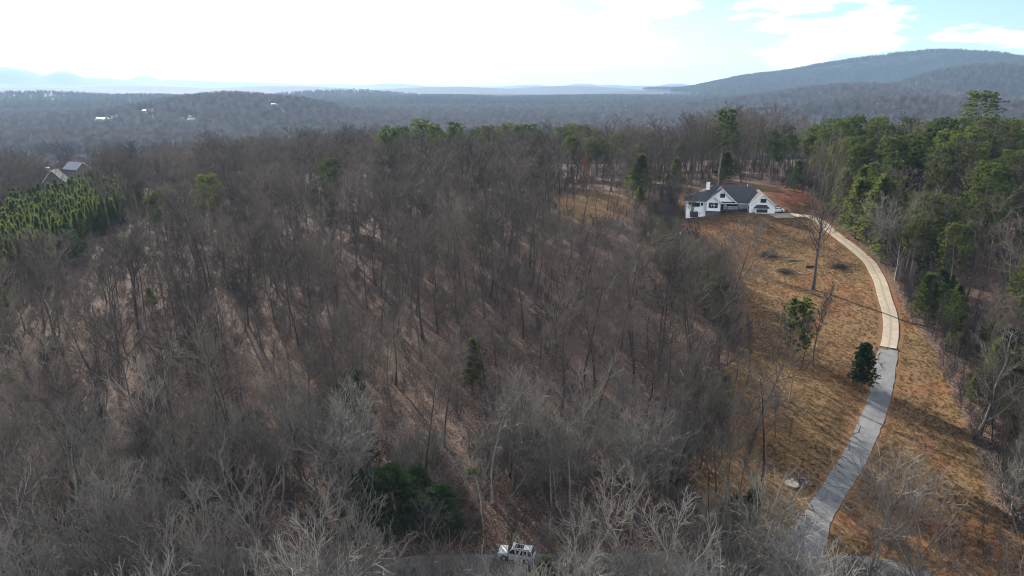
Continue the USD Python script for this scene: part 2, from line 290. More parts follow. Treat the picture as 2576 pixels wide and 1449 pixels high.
# ------------------------------------------------------------------ driveway and road
M('concrete', {'g': ('geometry', {}), 'o': ('object_info', {}), 'u': ('uvmap', {'attribute': 'st'}), 'sx': ('separate_xyz', {}),
    'n': ('noise_texture', {'scale': 0.8, 'detail': 6.0, 'roughness': 0.65}), 'w': ('rgb_ramp', {'ramp': [(0.0, (1, 1, 1)), (0.12, (.25, .25, .25)), (0.30, (0, 0, 0)), (1, (0, 0, 0))]}),
    'ab': ('math', {'math_type': 'absolute'}), 'wn': ('math', {'math_type': 'multiply'}), 'wk': ('math', {'math_type': 'multiply', 'value2': 1.1, 'use_clamp': True}),
    'r': ('rgb_ramp', {'ramp': [(0.3, (0.33, 0.275, 0.205)), (0.7, (0.46, 0.395, 0.30))]}), 'h': ('hsv', {}), 'hv': ('math', {'math_type': 'multiply_add', 'value2': 0.10, 'value3': 0.95}),
    'm': ('mix_color', {'b': (0.17, 0.125, 0.085), 'use_clamp': False}), 'p': ('principled_bsdf', {'roughness': 0.85, 'specular_ior_level': 0.2})},
  [('g.position', 'n.vector'), ('u.UV', 'sx.vector'), ('sx.x', 'ab.value1'), ('ab.value', 'w.fac'), ('w.color', 'wn.value1'), ('n.fac', 'wn.value2'), ('wn.value', 'wk.value1'), ('n.fac', 'r.fac'),
   ('o.random', 'hv.value1'), ('hv.value', 'h.value'), ('r.color', 'h.color'), ('h.color', 'm.a'), ('wk.value', 'm.fac'), ('m.result', 'p.base_color')], 'p.BSDF')
M('asphalt', {'g': ('geometry', {}), 'u': ('uvmap', {'attribute': 'st'}), 'sx': ('separate_xyz', {}), 'n': ('noise_texture', {'scale': 0.5, 'detail': 6.0, 'roughness': 0.7}), 'nf': ('noise_texture', {'scale': 9.0, 'detail': 3.0}),
    'wrp': ('vector_math', {'math_type': 'multiply_add', 'vector2': (1.1, 1.1, 0)}), 'mp': ('mapping', {'scale': (0.55, 0.30, 0.3)}),
    'v': ('voronoi_texture', {'feature': 'distance_to_edge', 'scale': 1.0}), 'vr': ('rgb_ramp', {'ramp': [(0.0, (1, 1, 1)), (0.022, (.8, .8, .8)), (0.045, (0, 0, 0)), (1, (0, 0, 0))]}),
    'side': ('map_range', {'from_min': -0.15, 'from_max': 0.55, 'to_min': 0.0, 'to_max': 1.0, 'clamp': True}), 'nl': ('noise_texture', {'scale': 0.16, 'detail': 2.0}), 'nlr': ('rgb_ramp', {'ramp': [(0.42, (0, 0, 0)), (0.56, (1, 1, 1))]}),
    'c1': ('math', {'math_type': 'multiply'}), 'c2': ('math', {'math_type': 'multiply', 'use_clamp': True}),
    'r': ('rgb_ramp', {'ramp': [(0.25, (0.145, 0.148, 0.150)), (0.75, (0.255, 0.255, 0.250))]}), 'm': ('mix_color', {'b': (0.03, 0.028, 0.026), 'use_clamp': False}), 'mf': ('mix_color', {'blend_type': 'overlay', 'fac': 0.35, 'use_clamp': False}),
    'b': ('bump', {'strength': 0.6, 'distance': 0.03}), 'p': ('principled_bsdf', {'roughness': 0.9, 'specular_ior_level': 0.15})},
  [('g.position', 'n.vector'), ('g.position', 'nf.vector'), ('g.position', 'nl.vector'), ('n.color', 'wrp.vector1'), ('g.position', 'wrp.vector3'), ('wrp.vector', 'mp.vector'), ('mp.vector', 'v.vector'), ('v.distance', 'vr.fac'), ('u.UV', 'sx.vector'), ('sx.x', 'side.value'),
   ('nl.fac', 'nlr.fac'), ('vr.color', 'c1.value1'), ('side.result', 'c1.value2'), ('c1.value', 'c2.value1'), ('nlr.color', 'c2.value2'), ('n.fac', 'r.fac'), ('r.color', 'mf.a'), ('nf.color', 'mf.b'), ('mf.result', 'm.a'), ('c2.value', 'm.fac'), ('m.result', 'p.base_color'), ('c2.value', 'b.height'), ('b.normal', 'p.normal')], 'p.BSDF')
M('road_gravel', {'g': ('geometry', {}), 'n': ('noise_texture', {'scale': 0.35, 'detail': 6.0, 'roughness': 0.7}), 'nf': ('noise_texture', {'scale': 14.0, 'detail': 3.0}),
    'r': ('rgb_ramp', {'ramp': [(0.3, (0.10, 0.095, 0.09)), (0.7, (0.21, 0.195, 0.18))]}), 'mf': ('mix_color', {'blend_type': 'overlay', 'fac': 0.4, 'use_clamp': False}), 'p': ('principled_bsdf', {'roughness': 0.95, 'specular_ior_level': 0.1})},
  [('g.position', 'n.vector'), ('g.position', 'nf.vector'), ('n.fac', 'r.fac'), ('r.color', 'mf.a'), ('nf.color', 'mf.b'), ('mf.result', 'p.base_color')], 'p.BSDF')
def way_z(p):
    d, i = _wt.query(p); return _wz[i]
def ribbon(pts, half, top, skirt=0.3, wob=0.0, seed=1, ends=True, z=None):
    """a paved strip: top sheet with sides, u across (-1..1), v along in metres"""
    n = len(pts); t = unit2(np.gradient(pts, axis=0)); nrm = np.c_[t[:, 1], -t[:, 0]]; z = (_smooth(np.array(way_z(pts)), 4) if z is None else z) + top
    half = np.broadcast_to(half, (n,)); cols = np.array([-1, -1, -.5, 0, .5, 1, 1.0]); drop = np.array([skirt, 0, 0, 0, 0, 0, skirt])
    e = np.array([meshkit.fbm(np.c_[np.arange(n) * .35, np.full(n, s * 9.1), np.zeros(n)], 3, seed) - .5 for s in range(7)]).T * wob * (np.abs(cols) == 1)
    xy = pts[:, None] + nrm[:, None] * (cols[None] * half[:, None] + e)[..., None]
    v = np.concatenate([xy, (z[:, None] - drop[None])[..., None]], -1).reshape(-1, 3)
    L = np.r_[0, np.cumsum(np.linalg.norm(np.diff(pts, axis=0), axis=1))]; uv = np.stack(np.broadcast_arrays(cols[None], L[:, None]), -1).reshape(-1, 2)
    i, j = np.meshgrid(np.arange(n - 1), np.arange(6), indexing='ij'); a = i * 7 + j; f = np.stack([a, a + 1, a + 8, a + 7], -1).reshape(-1, 4)
    if ends: f = np.vstack([f, [[0, 3, 6, 6]], [[n * 7 - 1, n * 7 - 4, n * 7 - 7, n * 7 - 7]]])
    f = np.vstack([f[:, [0, 1, 2]], f[:, [0, 2, 3]]]); f = f[(f[:, 0] != f[:, 1]) & (f[:, 1] != f[:, 2]) & (f[:, 0] != f[:, 2])]
    return v, f, uv
def unit2(v): return v / np.maximum(np.linalg.norm(v, axis=-1, keepdims=True), 1e-9)
road = ribbon(ROAD, 2.1, 0.03, wob=0.9, seed=4); tag(obj('road', road[:2], 'road_gravel', uv=road[2]), kind='structure')
wide = 1.75 + 1.3 * sm(len(ASPH) - 26, len(ASPH) - 4, np.arange(len(ASPH)))
asph = ribbon(ASPH, wide, 0.07, wob=0.35, seed=6); drv = obj('asphalt_driveway', asph[:2], 'asphalt', uv=asph[2]); tag(drv, kind='structure')
cd = UsdGeom.Xform.Define(stage, '/World/concrete_driveway'); tag(cd, kind='structure')
cpts = densify(CONC[::4], 0.25); step = 18; zc = _smooth(_smooth(np.array(way_z(cpts)), 5), 5); flare = 1.45 + 2.6 * sm(60, 8, np.arange(len(cpts)))
for k in range(0, len(cpts) - 1, step):
    seg = slice(k, min(k + step + 1, len(cpts))); s_ = cpts[seg].copy()
    if len(s_) < 4: continue
    s_[0] += (s_[1] - s_[0]) * .03; s_[-1] -= (s_[-1] - s_[-2]) * .03
    v, f, uv = ribbon(s_, flare[seg], 0.12 + .002 * ((k * 7) % 3), .4, z=zc[seg]); obj('slab', (v, f), 'concrete', P(cd), uv=uv)
pad = ribbon(cpts, flare - .06, 0.113, .3, z=zc); obj('joint_bed', pad[:2], 'concrete', P(cd), uv=pad[2])
# ------------------------------------------------------------------ the white house
plain('wall_white', (0.86, 0.86, 0.86), 0.6, noise=1.2, amount=0.04); plain('trim_white', (0.82, 0.82, 0.81), 0.5)
plain('foundation', (0.10, 0.105, 0.11), 0.9, noise=2.0, amount=.25); plain('black_trim', (0.02, 0.022, 0.025), 0.5); plain('door_dark', (0.045, 0.026, 0.02), 0.5)
plain('deck_wood', (0.10, 0.085, 0.07), 0.8, noise=3.0)
M('roof_shingle', {'g': ('geometry', {}), 'n': ('noise_texture', {'scale': 5.0, 'detail': 4.0, 'roughness': .7}), 'n2': ('noise_texture', {'scale': .5, 'detail': 2.0}), 'bt': ('brick_texture', {'scale': 2.2, 'color1': (.040, .042, .050), 'color2': (.028, .030, .037), 'mortar': (.02, .02, .022), 'mortar_size': .03, 'brick_width': .7, 'row_height': .32}),
   'm': ('mix_color', {'blend_type': 'overlay', 'fac': .5, 'use_clamp': False}), 'p': ('principled_bsdf', {'roughness': .8, 'specular_ior_level': .4})},
  [('g.position', 'n.vector'), ('g.position', 'bt.vector'), ('bt.color', 'm.a'), ('n.color', 'm.b'), ('m.result', 'p.base_color')], 'p.BSDF')
def glass_mat(name, c): M(name, {'p': ('principled_bsdf', {'base_color': c, 'roughness': .06, 'specular_ior_level': .6})}, [], 'p.BSDF')
glass_mat('window_glass', (0.018, 0.022, 0.026)); glass_mat('car_glass', (0.012, 0.014, 0.017))
HA = math.radians(10.0); hp = hit(1725, 549)
HZ = hp[2] - 0.15
house = thing('house', 'white two storey house with dark hipped roof and three front gables above the lawn', 'house', (hp[0], hp[1], HZ), -HA); H = P(house)
def block(name, mat, *b, parent=H): return obj(name, MB().b(*b).get(), mat, parent)
def slab_poly(pts, th=.16):
    """a roof plane with thickness"""
    p = np.array(pts, float); n = len(p); v = np.vstack([p, p - [0, 0, th]]); f = [[0, i, i + 1] for i in range(1, n - 1)] + [[n, n + i + 1, n + i] for i in range(1, n - 1)]
    for i in range(n): j = (i + 1) % n; f += [[i, n + i, n + j], [i, n + j, j]]
    return v, np.array(f)
def roof(planes, parent=H, name='roof'):
    m = MB()
    for p in planes: m.add(*slab_poly(p))
    return obj(name, m.get(), 'roof_shingle', parent)
def gable_wall(x0, x1, y, z0, z1, parent=H, th=.2, xm=None):
    xm = (x0 + x1) / 2 if xm is None else xm
    v = np.array([[x0, y, z0], [x1, y, z0], [xm, y, z1], [x0, y + th, z0], [x1, y + th, z0], [xm, y + th, z1]]); f = np.array([[0, 1, 2], [3, 5, 4], [0, 3, 4], [0, 4, 1], [1, 4, 5], [1, 5, 2], [2, 5, 3], [2, 3, 0]])
    return obj('gable', (v, f), 'wall_white', parent)
def rake(x0, x1, xm, y, z0, z1, parent=H):
    m = MB()
    for a, b in (((x0, z0), (xm, z1)), ((xm, z1), (x1, z0))):
        v = np.array([[a[0], y, a[1]], [b[0], y, b[1]], [b[0], y, b[1] - .26], [a[0], y, a[1] - .26]]); v = np.vstack([v, v + [0, .10, 0]]); m.add(v, np.array([[0, 3, 2, 1], [4, 5, 6, 7], [0, 1, 5, 4], [3, 7, 6, 2], [0, 4, 7, 3], [1, 2, 6, 5]]))
    return obj('rake_board', m.get(), 'trim_white', parent)
def window(x0, x1, z0, z1, y, nx=2, nz=2, shutters=False, frame='black_trim', parent=H):
    w = obj('window', MB().b(x0, x1, y - .03, y + .02, z0, z1).get(), 'window_glass', parent); m = MB(); t = .09
    m.b(x0 - t, x1 + t, y - .09, y, z1, z1 + t + .05).b(x0 - t, x1 + t, y - .11, y, z0 - t, z0).b(x0 - t, x0, y - .09, y, z0, z1).b(x1, x1 + t, y - .09, y, z0, z1)
    obj('frame', m.get(), frame, P(w)); g = MB()
    for i in range(1, nx): xx = x0 + (x1 - x0) * i / nx; g.b(xx - .03, xx + .03, y - .06, y - .035, z0, z1)
    for i in range(1, nz): zz = z0 + (z1 - z0) * i / nz; g.b(x0, x1, y - .058, y - .036, zz - .025, zz + .025)
    if nx > 1 or nz > 1: obj('glazing_bar', g.get(), 'trim_white' if shutters else frame, P(w))
    if shutters:
        for a, b in ((x0 - .52, x0 - .10), (x1 + .10, x1 + .52)):
            s = MB().b(a, b, y - .07, y, z0 - .05, z1 + .05)
            for i in range(7): zz = z0 + (z1 - z0) * (i + .5) / 7; s.b(a + .06, b - .06, y - .09, y - .065, zz - .05, zz + .03)
            obj('shutter', s.get(), 'black_trim', P(w))
E = 5.7
block('wall', 'wall_white', 0, 6.1, 0, 8.0, -1.2, E); block('wall', 'wall_white', 3.0, 19.1, 2.2, 13, 1.2, E - .05); block('wall', 'wall_white', 6.1, 10.5, -.6, 2.2, 2.85, E - .1)
block('wall', 'wall_white', 19.1, 26.8, -2, 12.8, 2.2, E); block('foundation', 'foundation', 6.15, 10.4, -.25, 2.3, -1.5, 2.85); block('foundation', 'foundation', 10.4, 19.15, 1.9, 2.6, -1.5, 2.9); block('foundation', 'foundation', 19.2, 26.7, -1.9, 12.7, -1.0, 2.2)
block('porch_deck', 'deck_wood', 10.5, 19.1, -.1, 2.2, 2.9, 3.08); block('porch_beam', 'trim_white', 10.5, 19.1, -.12, .12, 5.18, 5.46)
for x in (10.72, 12.6, 16.1, 18.9): block('porch_post', 'black_trim' if x < 18 else 'trim_white', x - .08, x + .08, -.02, .14, 3.08, 5.18); block('pier', 'foundation', x - .14, x + .14, 0, .28, -.9, 2.9)
for a, b in ((10.8, 12.5), (12.7, 16.0), (16.2, 18.8)):
    m = MB().b(a, b, .02, .09, 3.95, 4.03).b(a, b, .02, .09, 3.2, 3.26)
    for x in np.arange(a + .15, b, .22): m.b(x - .02, x + .02, .04, .07, 3.26, 3.95)
    obj('railing', m.get(), 'black_trim', H)
d = block('door', 'door_dark', 10.75, 11.75, 2.12, 2.19, 3.1, 5.15); obj('handle', MB().b(11.6, 11.68, 2.05, 2.11, 4.0, 4.2).get(), 'trim_white', P(d))
block('corner_trim', 'trim_white', -.03, .15, -.03, -.003, -1.2, E); block('corner_trim', 'trim_white', 26.68, 26.83, -2.03, -2.003, 2.2, E); block('corner_trim', 'trim_white', 19.07, 19.22, -2.03, -2.003, 2.2, E)
obj('downpipe', MB().b(6.02, 6.10, -.72, -.62, 0, E - .2).get(), 'black_trim', H); obj('downpipe', MB().b(10.5, 10.58, -.72, -.62, 2.0, E - .3).get(), 'black_trim', H)
# roofs
def hip(x0, x1, y0, y1, z, zr, ra, rb):
    ym = (y0 + y1) / 2; return [[(x0, y0, z), (x1, y0, z), (rb, ym, zr), (ra, ym, zr)], [(x1, y1, z), (x0, y1, z), (ra, ym, zr), (rb, ym, zr)], [(x0, y1, z), (x0, y0, z), (ra, ym, zr)], [(x1, y0, z), (x1, y1, z), (rb, ym, zr)]]
roof(hip(2.2, 26.9, 1.6, 13.5, E + .02, 10.15, 8.7, 19.6)); roof(hip(-.5, 9.0, -.5, 8.4, E + .03, 8.35, 3.4, 6.5))
def gable_roof(x0, x1, ya, yb, z, zr, ov=.4):
    xm = (x0 + x1) / 2; s = (zr - z) / (xm - x0)
    return [[(x0 - ov, ya, z - s * ov), (xm, ya, zr), (xm, yb, zr), (x0 - ov, yb, z - s * ov)], [(xm, ya, zr), (x1 + ov, ya, z - s * ov), (x1 + ov, yb, z - s * ov), (xm, yb, zr)]]
for x0, x1, y, yb, z, zr in ((6.1, 10.5, -.6, 3.0, E, 7.65), (6.75, 15.05, .35, 6.4, 5.9, 9.75), (19.1, 26.8, -2, 8.2, E, 8.9)):
    s = (zr - z) / ((x1 - x0) / 2); roof(gable_roof(x0, x1, y - .4, yb, z + .12, zr + .12)); gable_wall(x0, x1, y, z - .1, zr - .08); rake(x0 - .4, x1 + .4, (x0 + x1) / 2, y - .5, z + .10 - s * .4, zr + .10)
roof([[(10.3, -.55, 5.50), (19.2, -.55, 5.50), (19.2, 2.7, 6.22), (10.3, 2.7, 6.22)]]); block('gutter', 'trim_white', 10.3, 19.15, -.66, -.56, 5.34, 5.48); block('gutter', 'trim_white', -.5, 6.1, -.62, -.52, E - .16, E)
# bay on the wing
bay = block('bay', 'wall_white', 20.9, 24.6, -2.65, -2.0, 2.15, 4.72); roof([[(20.5, -3.0, 4.70), (25.0, -3.0, 4.70), (24.2, -2.0, 5.5), (21.3, -2.0, 5.5)], [(20.5, -2.0, 4.7), (20.5, -3.0, 4.70), (21.3, -2.0, 5.5)], [(25.0, -3.0, 4.70), (25.0, -2.0, 4.7), (24.2, -2.0, 5.5)]], P(bay))
window(21.3, 24.4, 3.3, 4.05, -2.65, 4, 1, parent=P(bay))
window(.7, 1.2, 4.65, 5.3, 0, 1, 1); window(1.6, 4.0, 4.1, 5.35, 0, 3, 2); window(4.5, 4.95, 4.5, 5.3, 0, 1, 1); window(1.4, 3.7, .75, 2.3, 0, 3, 2)
window(7.35, 9.1, 3.95, 5.4, -.6, 4, 2, True); window(10.3, 11.6, 7.2, 8.25, .35, 2, 2); window(12.8, 16.0, 4.25, 5.1, 2.2, 4, 1); window(22.35, 23.85, 6.3, 7.25, -2, 2, 2)
sw = obj('window', MB().b(19.06, 19.12, -1.0, -.3, 3.2, 4.6).get(), 'window_glass', H); obj('frame', MB().b(19.03, 19.1, -1.1, -1.0, 3.1, 4.7).b(19.03, 19.1, -.3, -.2, 3.1, 4.7).b(19.03, 19.1, -1.0, -.3, 4.6, 4.7).b(19.03, 19.1, -1.0, -.3, 3.1, 3.2).get(), 'black_trim', P(sw))
ch = block('chimney', 'wall_white', 6.35, 7.35, 5.6, 6.8, 6.2, 11.35); obj('cap', MB().b(6.25, 7.45, 5.5, 6.9, 11.35, 11.5).b(6.45, 7.25, 5.7, 6.7, 11.5, 12.0).b(6.3, 7.4, 5.55, 6.85, 12.0, 12.1).get(), 'black_trim', P(ch))
vp = trimesh.creation.cylinder(.08, .8, sections=10); vp.apply_translation((19.3, 6.9, 10.3)); obj('vent_pipe', vp, 'trim_white', H)

# ------------------------------------------------------------------ cars
M('car_silver', {'p': ('principled_bsdf', {'base_color': (.50, .53, .57), 'metallic': .35, 'roughness': .32, 'coat_weight': .6})}, [], 'p.BSDF')
M('car_pale', {'p': ('principled_bsdf', {'base_color': (.62, .70, .78), 'metallic': .1, 'roughness': .3, 'coat_weight': .7})}, [], 'p.BSDF')
plain('rubber', (.018, .018, .018), .85); plain('rim', (.45, .45, .46), .35, .7); plain('lamp_red', (.35, .02, .02), .3); plain('lamp_clear', (.6, .62, .62), .15); plain('plastic_dark', (.025, .025, .027), .6)
def loft(sections):
    """closed skin through cross-sections (k, n, 3)"""
    s = np.array(sections, float); k, n, _ = s.shape; v = s.reshape(-1, 3); i, j = np.meshgrid(np.arange(k - 1), np.arange(n), indexing='ij')
    f = np.stack([i * n + j, i * n + (j + 1) % n, (i + 1) * n + (j + 1) % n, (i + 1) * n + j], -1).reshape(-1, 4); f = np.vstack([f[:, [0, 1, 2]], f[:, [0, 2, 3]]])
    c = [[0, b + 1, b] for b in range(1, n - 1)] + [[(k - 1) * n, (k - 1) * n + b, (k - 1) * n + b + 1] for b in range(1, n - 1)]; return v, np.vstack([f, c])
def car(name, label, group, loc, heading, L, W, Hh, top, roofbox, mat, suv):
    """top: (x, hood line height) stations; roofbox: belt x0, x1, roof x0, x1"""
    t = thing(name, label, group, loc, heading); p = P(t); zb = .24 if suv else .2; sec = []
    for x, zt, w in top:
        h = W / 2 * w; sec.append([(x, -h * .92, zb), (x, -h, zb + .22), (x, -h, zt - .18), (x, -h * .94, zt - .03), (x, -h * .6, zt + .015), (x, h * .6, zt + .015), (x, h * .94, zt - .03), (x, h, zt - .18), (x, h, zb + .22), (x, h * .92, zb)])
    obj('body', loft(sec), mat, p, smooth=40)
    b0, b1, r0, r1 = roofbox; zbelt = np.interp((b0 + b1) / 2, [s[0] for s in top], [s[1] for s in top]) - .02; wb, wr = W / 2 * .93, W / 2 * .74
    cs = lambda x, w, z: [(x, -w, z), (x, w, z)]
    A = np.array([(b0, -wb, zbelt), (b1, -wb, zbelt), (b1, wb, zbelt), (b0, wb, zbelt)]); B = np.array([(r0, -wr, Hh), (r1, -wr, Hh), (r1, wr, Hh), (r0, wr, Hh)])
    cab = obj('cabin', loft([A, A * .4 + B * .6 + [0, 0, .02], B * .9 + A * .1, B + [0, 0, .0], (B - B.mean(0)) * [.9, .8, 1] + B.mean(0) + [0, 0, .04]]), mat, p, smooth=25)
    def pane(nm, a, b, c, d, inset=.1):
        q = np.array([a, b, c, d], float); m = q.mean(0); q = m + (q - m) * (1 - inset); n = np.cross(q[1] - q[0], q[3] - q[0]); n /= np.linalg.norm(n); n *= np.sign(n @ (m - np.r_[(b0 + b1) / 2, 0, (zbelt + Hh) / 2])); v = np.vstack([q + n * .035, q - n * .02])
        obj(nm, (v, np.array([[0, 1, 2], [0, 2, 3], [4, 6, 5], [4, 7, 6], [0, 4, 5], [0, 5, 1], [1, 5, 6], [1, 6, 2], [2, 6, 7], [2, 7, 3], [3, 7, 4], [3, 4, 0]])), 'car_glass', p)
    pane('windscreen', A[3], A[0], B[0], B[3], .12); pane('rear_window', A[1], A[2], B[2], B[1], .2)
    cuts = (.0, .48, .80, 1.0) if suv else (.0, .52, 1.0)
    for s in (0, 1):
        a0, a1, c0, c1 = (A[0], A[1], B[0], B[1]) if s == 0 else (A[3], A[2], B[3], B[2])
        for u, w in zip(cuts[:-1], cuts[1:]):
            u, w = u + .02, w - .02; pane('side_window', a0 + (a1 - a0) * u, a0 + (a1 - a0) * w, c0 + (c1 - c0) * w, c0 + (c1 - c0) * u, .16)
    wr_ = .37 if suv else .32
    for x in (-L * .31, L * .30):
        for s in (-1, 1):
            ty = trimesh.creation.cylinder(wr_, .24, sections=20); ty.apply_transform(trimesh.transformations.rotation_matrix(math.pi / 2, (1, 0, 0))); ty.apply_translation((x, s * (W / 2 - .10), wr_)); wh = obj('wheel', ty, 'rubber', p)
            ri = trimesh.creation.cylinder(wr_ * .62, .04, sections=14); ri.apply_transform(trimesh.transformations.rotation_matrix(math.pi / 2, (1, 0, 0))); ri.apply_translation((x, s * (W / 2 + .03), wr_)); obj('rim', ri, 'rim', P(wh))
            ar = trimesh.creation.annulus(wr_ * 1.02, wr_ * 1.18, .05, sections=20); ar.apply_transform(trimesh.transformations.rotation_matrix(math.pi / 2, (1, 0, 0))); ar.apply_translation((x, s * (W / 2 + .005), wr_)); obj('wheel_arch', ar, 'plastic_dark', p)
    zt0, zt1 = top[1][1], top[-2][1]
    for s in (-1, 1):
        obj('headlight', MB().b(-L / 2 - .01, -L / 2 + .28, min(s * W * .28, s * W * .45), max(s * W * .28, s * W * .45), zt0 - .30, zt0 - .12).get(), 'lamp_clear', p); obj('tail_light', MB().b(L / 2 - .16, L / 2 + .012, min(s * W * .33, s * W * .46), max(s * W * .33, s * W * .46), zt1 - .42, zt1 - .10).get(), 'lamp_red', p)
        obj('mirror', MB().b(b0 + .45, b0 + .60, min(s * W * .48, s * W * .58), max(s * W * .48, s * W * .58), zbelt, zbelt + .16).get(), mat, p)
        obj('bumper' if s < 0 else 'bumper', MB().b(s * L / 2 - .03, s * L / 2 + .03, -W * .42, W * .42, .3, .5).get(), 'plastic_dark', p)
        if suv: obj('roof_rail', MB().b(r0 + .35, r1 - .2, s * wr * .86 - .03, s * wr * .86 + .03, Hh + .05, Hh + .10).get(), 'plastic_dark', p)
    if suv: obj('sunroof', MB().b(r0 + .35, r0 + 1.5, -wr * .55, wr * .55, Hh + .03, Hh + .055).get(), 'car_glass', p)
    return t
SUVTOP = [(-2.42, .80, .80), (-2.36, .98, .90), (-1.5, 1.08, .98), (-.95, 1.13, 1), (0, 1.14, 1), (1.4, 1.14, 1), (2.2, 1.12, .98), (2.42, .95, .90)]
SEDTOP = [(-2.25, .58, .80), (-2.2, .72, .90), (-1.5, .84, .98), (-.9, .93, 1), (0, .95, 1), (1.2, .98, 1), (2.1, .98, .95), (2.25, .80, .88)]
sp = hit(1300, 1404)
car('parked_suv', 'silver grey suv parked on the tree lined road with open dark sunroof panel', 'car', (sp[0], sp[1], gz(sp[0], sp[1]) + .06), math.radians(-14), 4.84, 1.95, 1.78, SUVTOP, (-1.25, 2.32, -.55, 2.05), 'car_silver', True)
sd = hit(1953, 534)
car('parked_sedan', 'pale sedan parked on the drive beside the white house', 'car', (sd[0], sd[1], gz(sd[0], sd[1]) + .15), math.radians(6), 4.5, 1.78, 1.42, SEDTOP, (-1.05, 1.55, -.35, .95), 'car_pale', False)

# ------------------------------------------------------------------ other houses
plain('wall_dark', (.10, .095, .09), .8); plain('wall_tan', (.45, .40, .32), .8); plain('roof_grey', (.20, .21, .22), .6, noise=2.0); plain('roof_pale', (.42, .43, .43), .5); plain('roof_slate', (.22, .25, .28), .6); plain('roof_dark', (.07, .07, .075), .7); plain('brick_red', (.22, .09, .065), .9); plain('sand', (.42, .36, .27), .95, noise=.5)
def small_house(name, label, x, y, rot, w, l, eave, ridge, wall, roofm, chimney=False, group=None, fz=0.0):
    t = thing(name, label, 'house', (x, y, gz(x, y) + fz), rot, group); p = P(t); obj('wall', MB().b(-w / 2, w / 2, 0, l, -1.5, eave).get(), wall, p); gable_wall_m(-w / 2, w / 2, 0, eave, ridge - .1, p, wall); gable_wall_m(-w / 2, w / 2, l - .2, eave, ridge - .1, p, wall)
    for pl in gable_roof(-w / 2, w / 2, -.5, l + .5, eave + .12, ridge + .12): obj('roof', slab_poly(pl, .2), roofm, p)
    m = MB(); rk = ((-w / 2 - .4, eave - .2), (0, ridge + .1), (w / 2 + .4, eave - .2))
    for (ax, az_), (bx, bz) in zip(rk[:-1], rk[1:]): v = np.array([[ax, -.56, az_ + .2], [bx, -.56, bz + .2], [bx, -.56, bz - .25], [ax, -.56, az_ - .25]]); v = np.vstack([v, v + [0, .05, 0]]); m.add(v, np.array([[0, 3, 2, 1], [4, 5, 6, 7], [0, 1, 5, 4], [3, 7, 6, 2]]))
    obj('rake_board', m.get(), 'roof_pale', p)
    for k in range(max(1, int(w // 3.2))):
        xx = -w / 2 + (k + .5) * w / max(1, int(w // 3.2)); obj('window', MB().b(xx - .5, xx + .5, -.05, .02, eave * .45, eave * .8).get(), 'window_glass', p)
    if chimney: c = obj('chimney', MB().b(-w * .38, -w * .38 + 1.3, l * .35, l * .35 + 1.2, 2, ridge + .9).get(), 'brick_red', p); obj('cap', MB().b(-w * .38 - .1, -w * .38 + 1.4, l * .35 - .1, l * .35 + 1.3, ridge + .9, ridge + 1.1).get(), 'roof_pale', P(c))
    return t
def gable_wall_m(x0, x1, y, z0, z1, parent, mat): 
    xm = (x0 + x1) / 2; v = np.array([[x0, y, z0], [x1, y, z0], [xm, y, z1], [x0, y + .2, z0], [x1, y + .2, z0], [xm, y + .2, z1]]); return obj('gable', (v, np.array([[0, 1, 2], [3, 5, 4], [0, 3, 4], [0, 4, 1], [1, 4, 5], [1, 5, 2], [2, 5, 3], [2, 3, 0]])), mat, parent)
def at_dist(px, py, d): r_ = ray(px, py); h_ = math.hypot(r_[0], r_[1]); return r_[0] / h_ * d, r_[1] / h_ * d, CAMZ + d * r_[2] / h_
x, y, z = at_dist(129, 429, 378); zz_ = gz(x, y); small_house('gable_house', 'dark steep gabled house with brick chimney behind the young pines at the left', x, y, .35, 8.0, 10, 4.2 + z - zz_ - 9.3, z - zz_, 'wall_dark', 'roof_dark', True)
x, y, z = at_dist(206, 409, 412); zz_ = gz(x, y); small_house('grey_roof_house', 'house with a broad blue grey roof right of the dark gabled house', x, y, 1.15, 7.5, 9.5, 4.0 + z - zz_ - 7.0, z - zz_, 'wall_dark', 'roof_grey', False)
x, y, z = at_dist(172, 402, 425); yd = trimesh.creation.cylinder(9, .3, sections=24); yd.vertices += meshkit.noise(yd.vertices / 3.0)[:, None] * [1.5, 1.5, 0]; yd.apply_translation((x, y, gz(x, y) + .3)); tag(obj('sandy_yard', yd, 'sand'), kind='structure')
FARB = []
for px, py, w_, lb, mt in ((125, 240, 26, 'white building on the hazy slope at the far left', 'wall_white'), (363, 277, 24, 'low tan building in the hazy valley left of the wooded hill', 'wall_tan'), (384, 275, 12, 'small bright white shed right of the low tan building', 'wall_white'), (267, 297, 30, 'long white building in the valley above the left wood', 'wall_white'),
  (133, 305, 14, 'small white house in the valley at the far left', 'wall_white'), (472, 300, 18, 'pale house just over the near tree line left of centre', 'wall_tan'), (640, 250, 14, 'white house on the right flank of the wooded hill', 'wall_white'), (695, 262, 16, 'pale house right of the wooded hill in the haze', 'wall_white')):
    b_ = hit(px, py, 6.0); x, y = b_[0], b_[1]; d_ = math.hypot(x, y); FARB.append((x, y, w_)); small_house('far_house', lb, x, y, math.atan2(-x, y) * 0 + .3 + px * .01, w_ * .55, w_, 5, 8, mt, 'roof_pale')
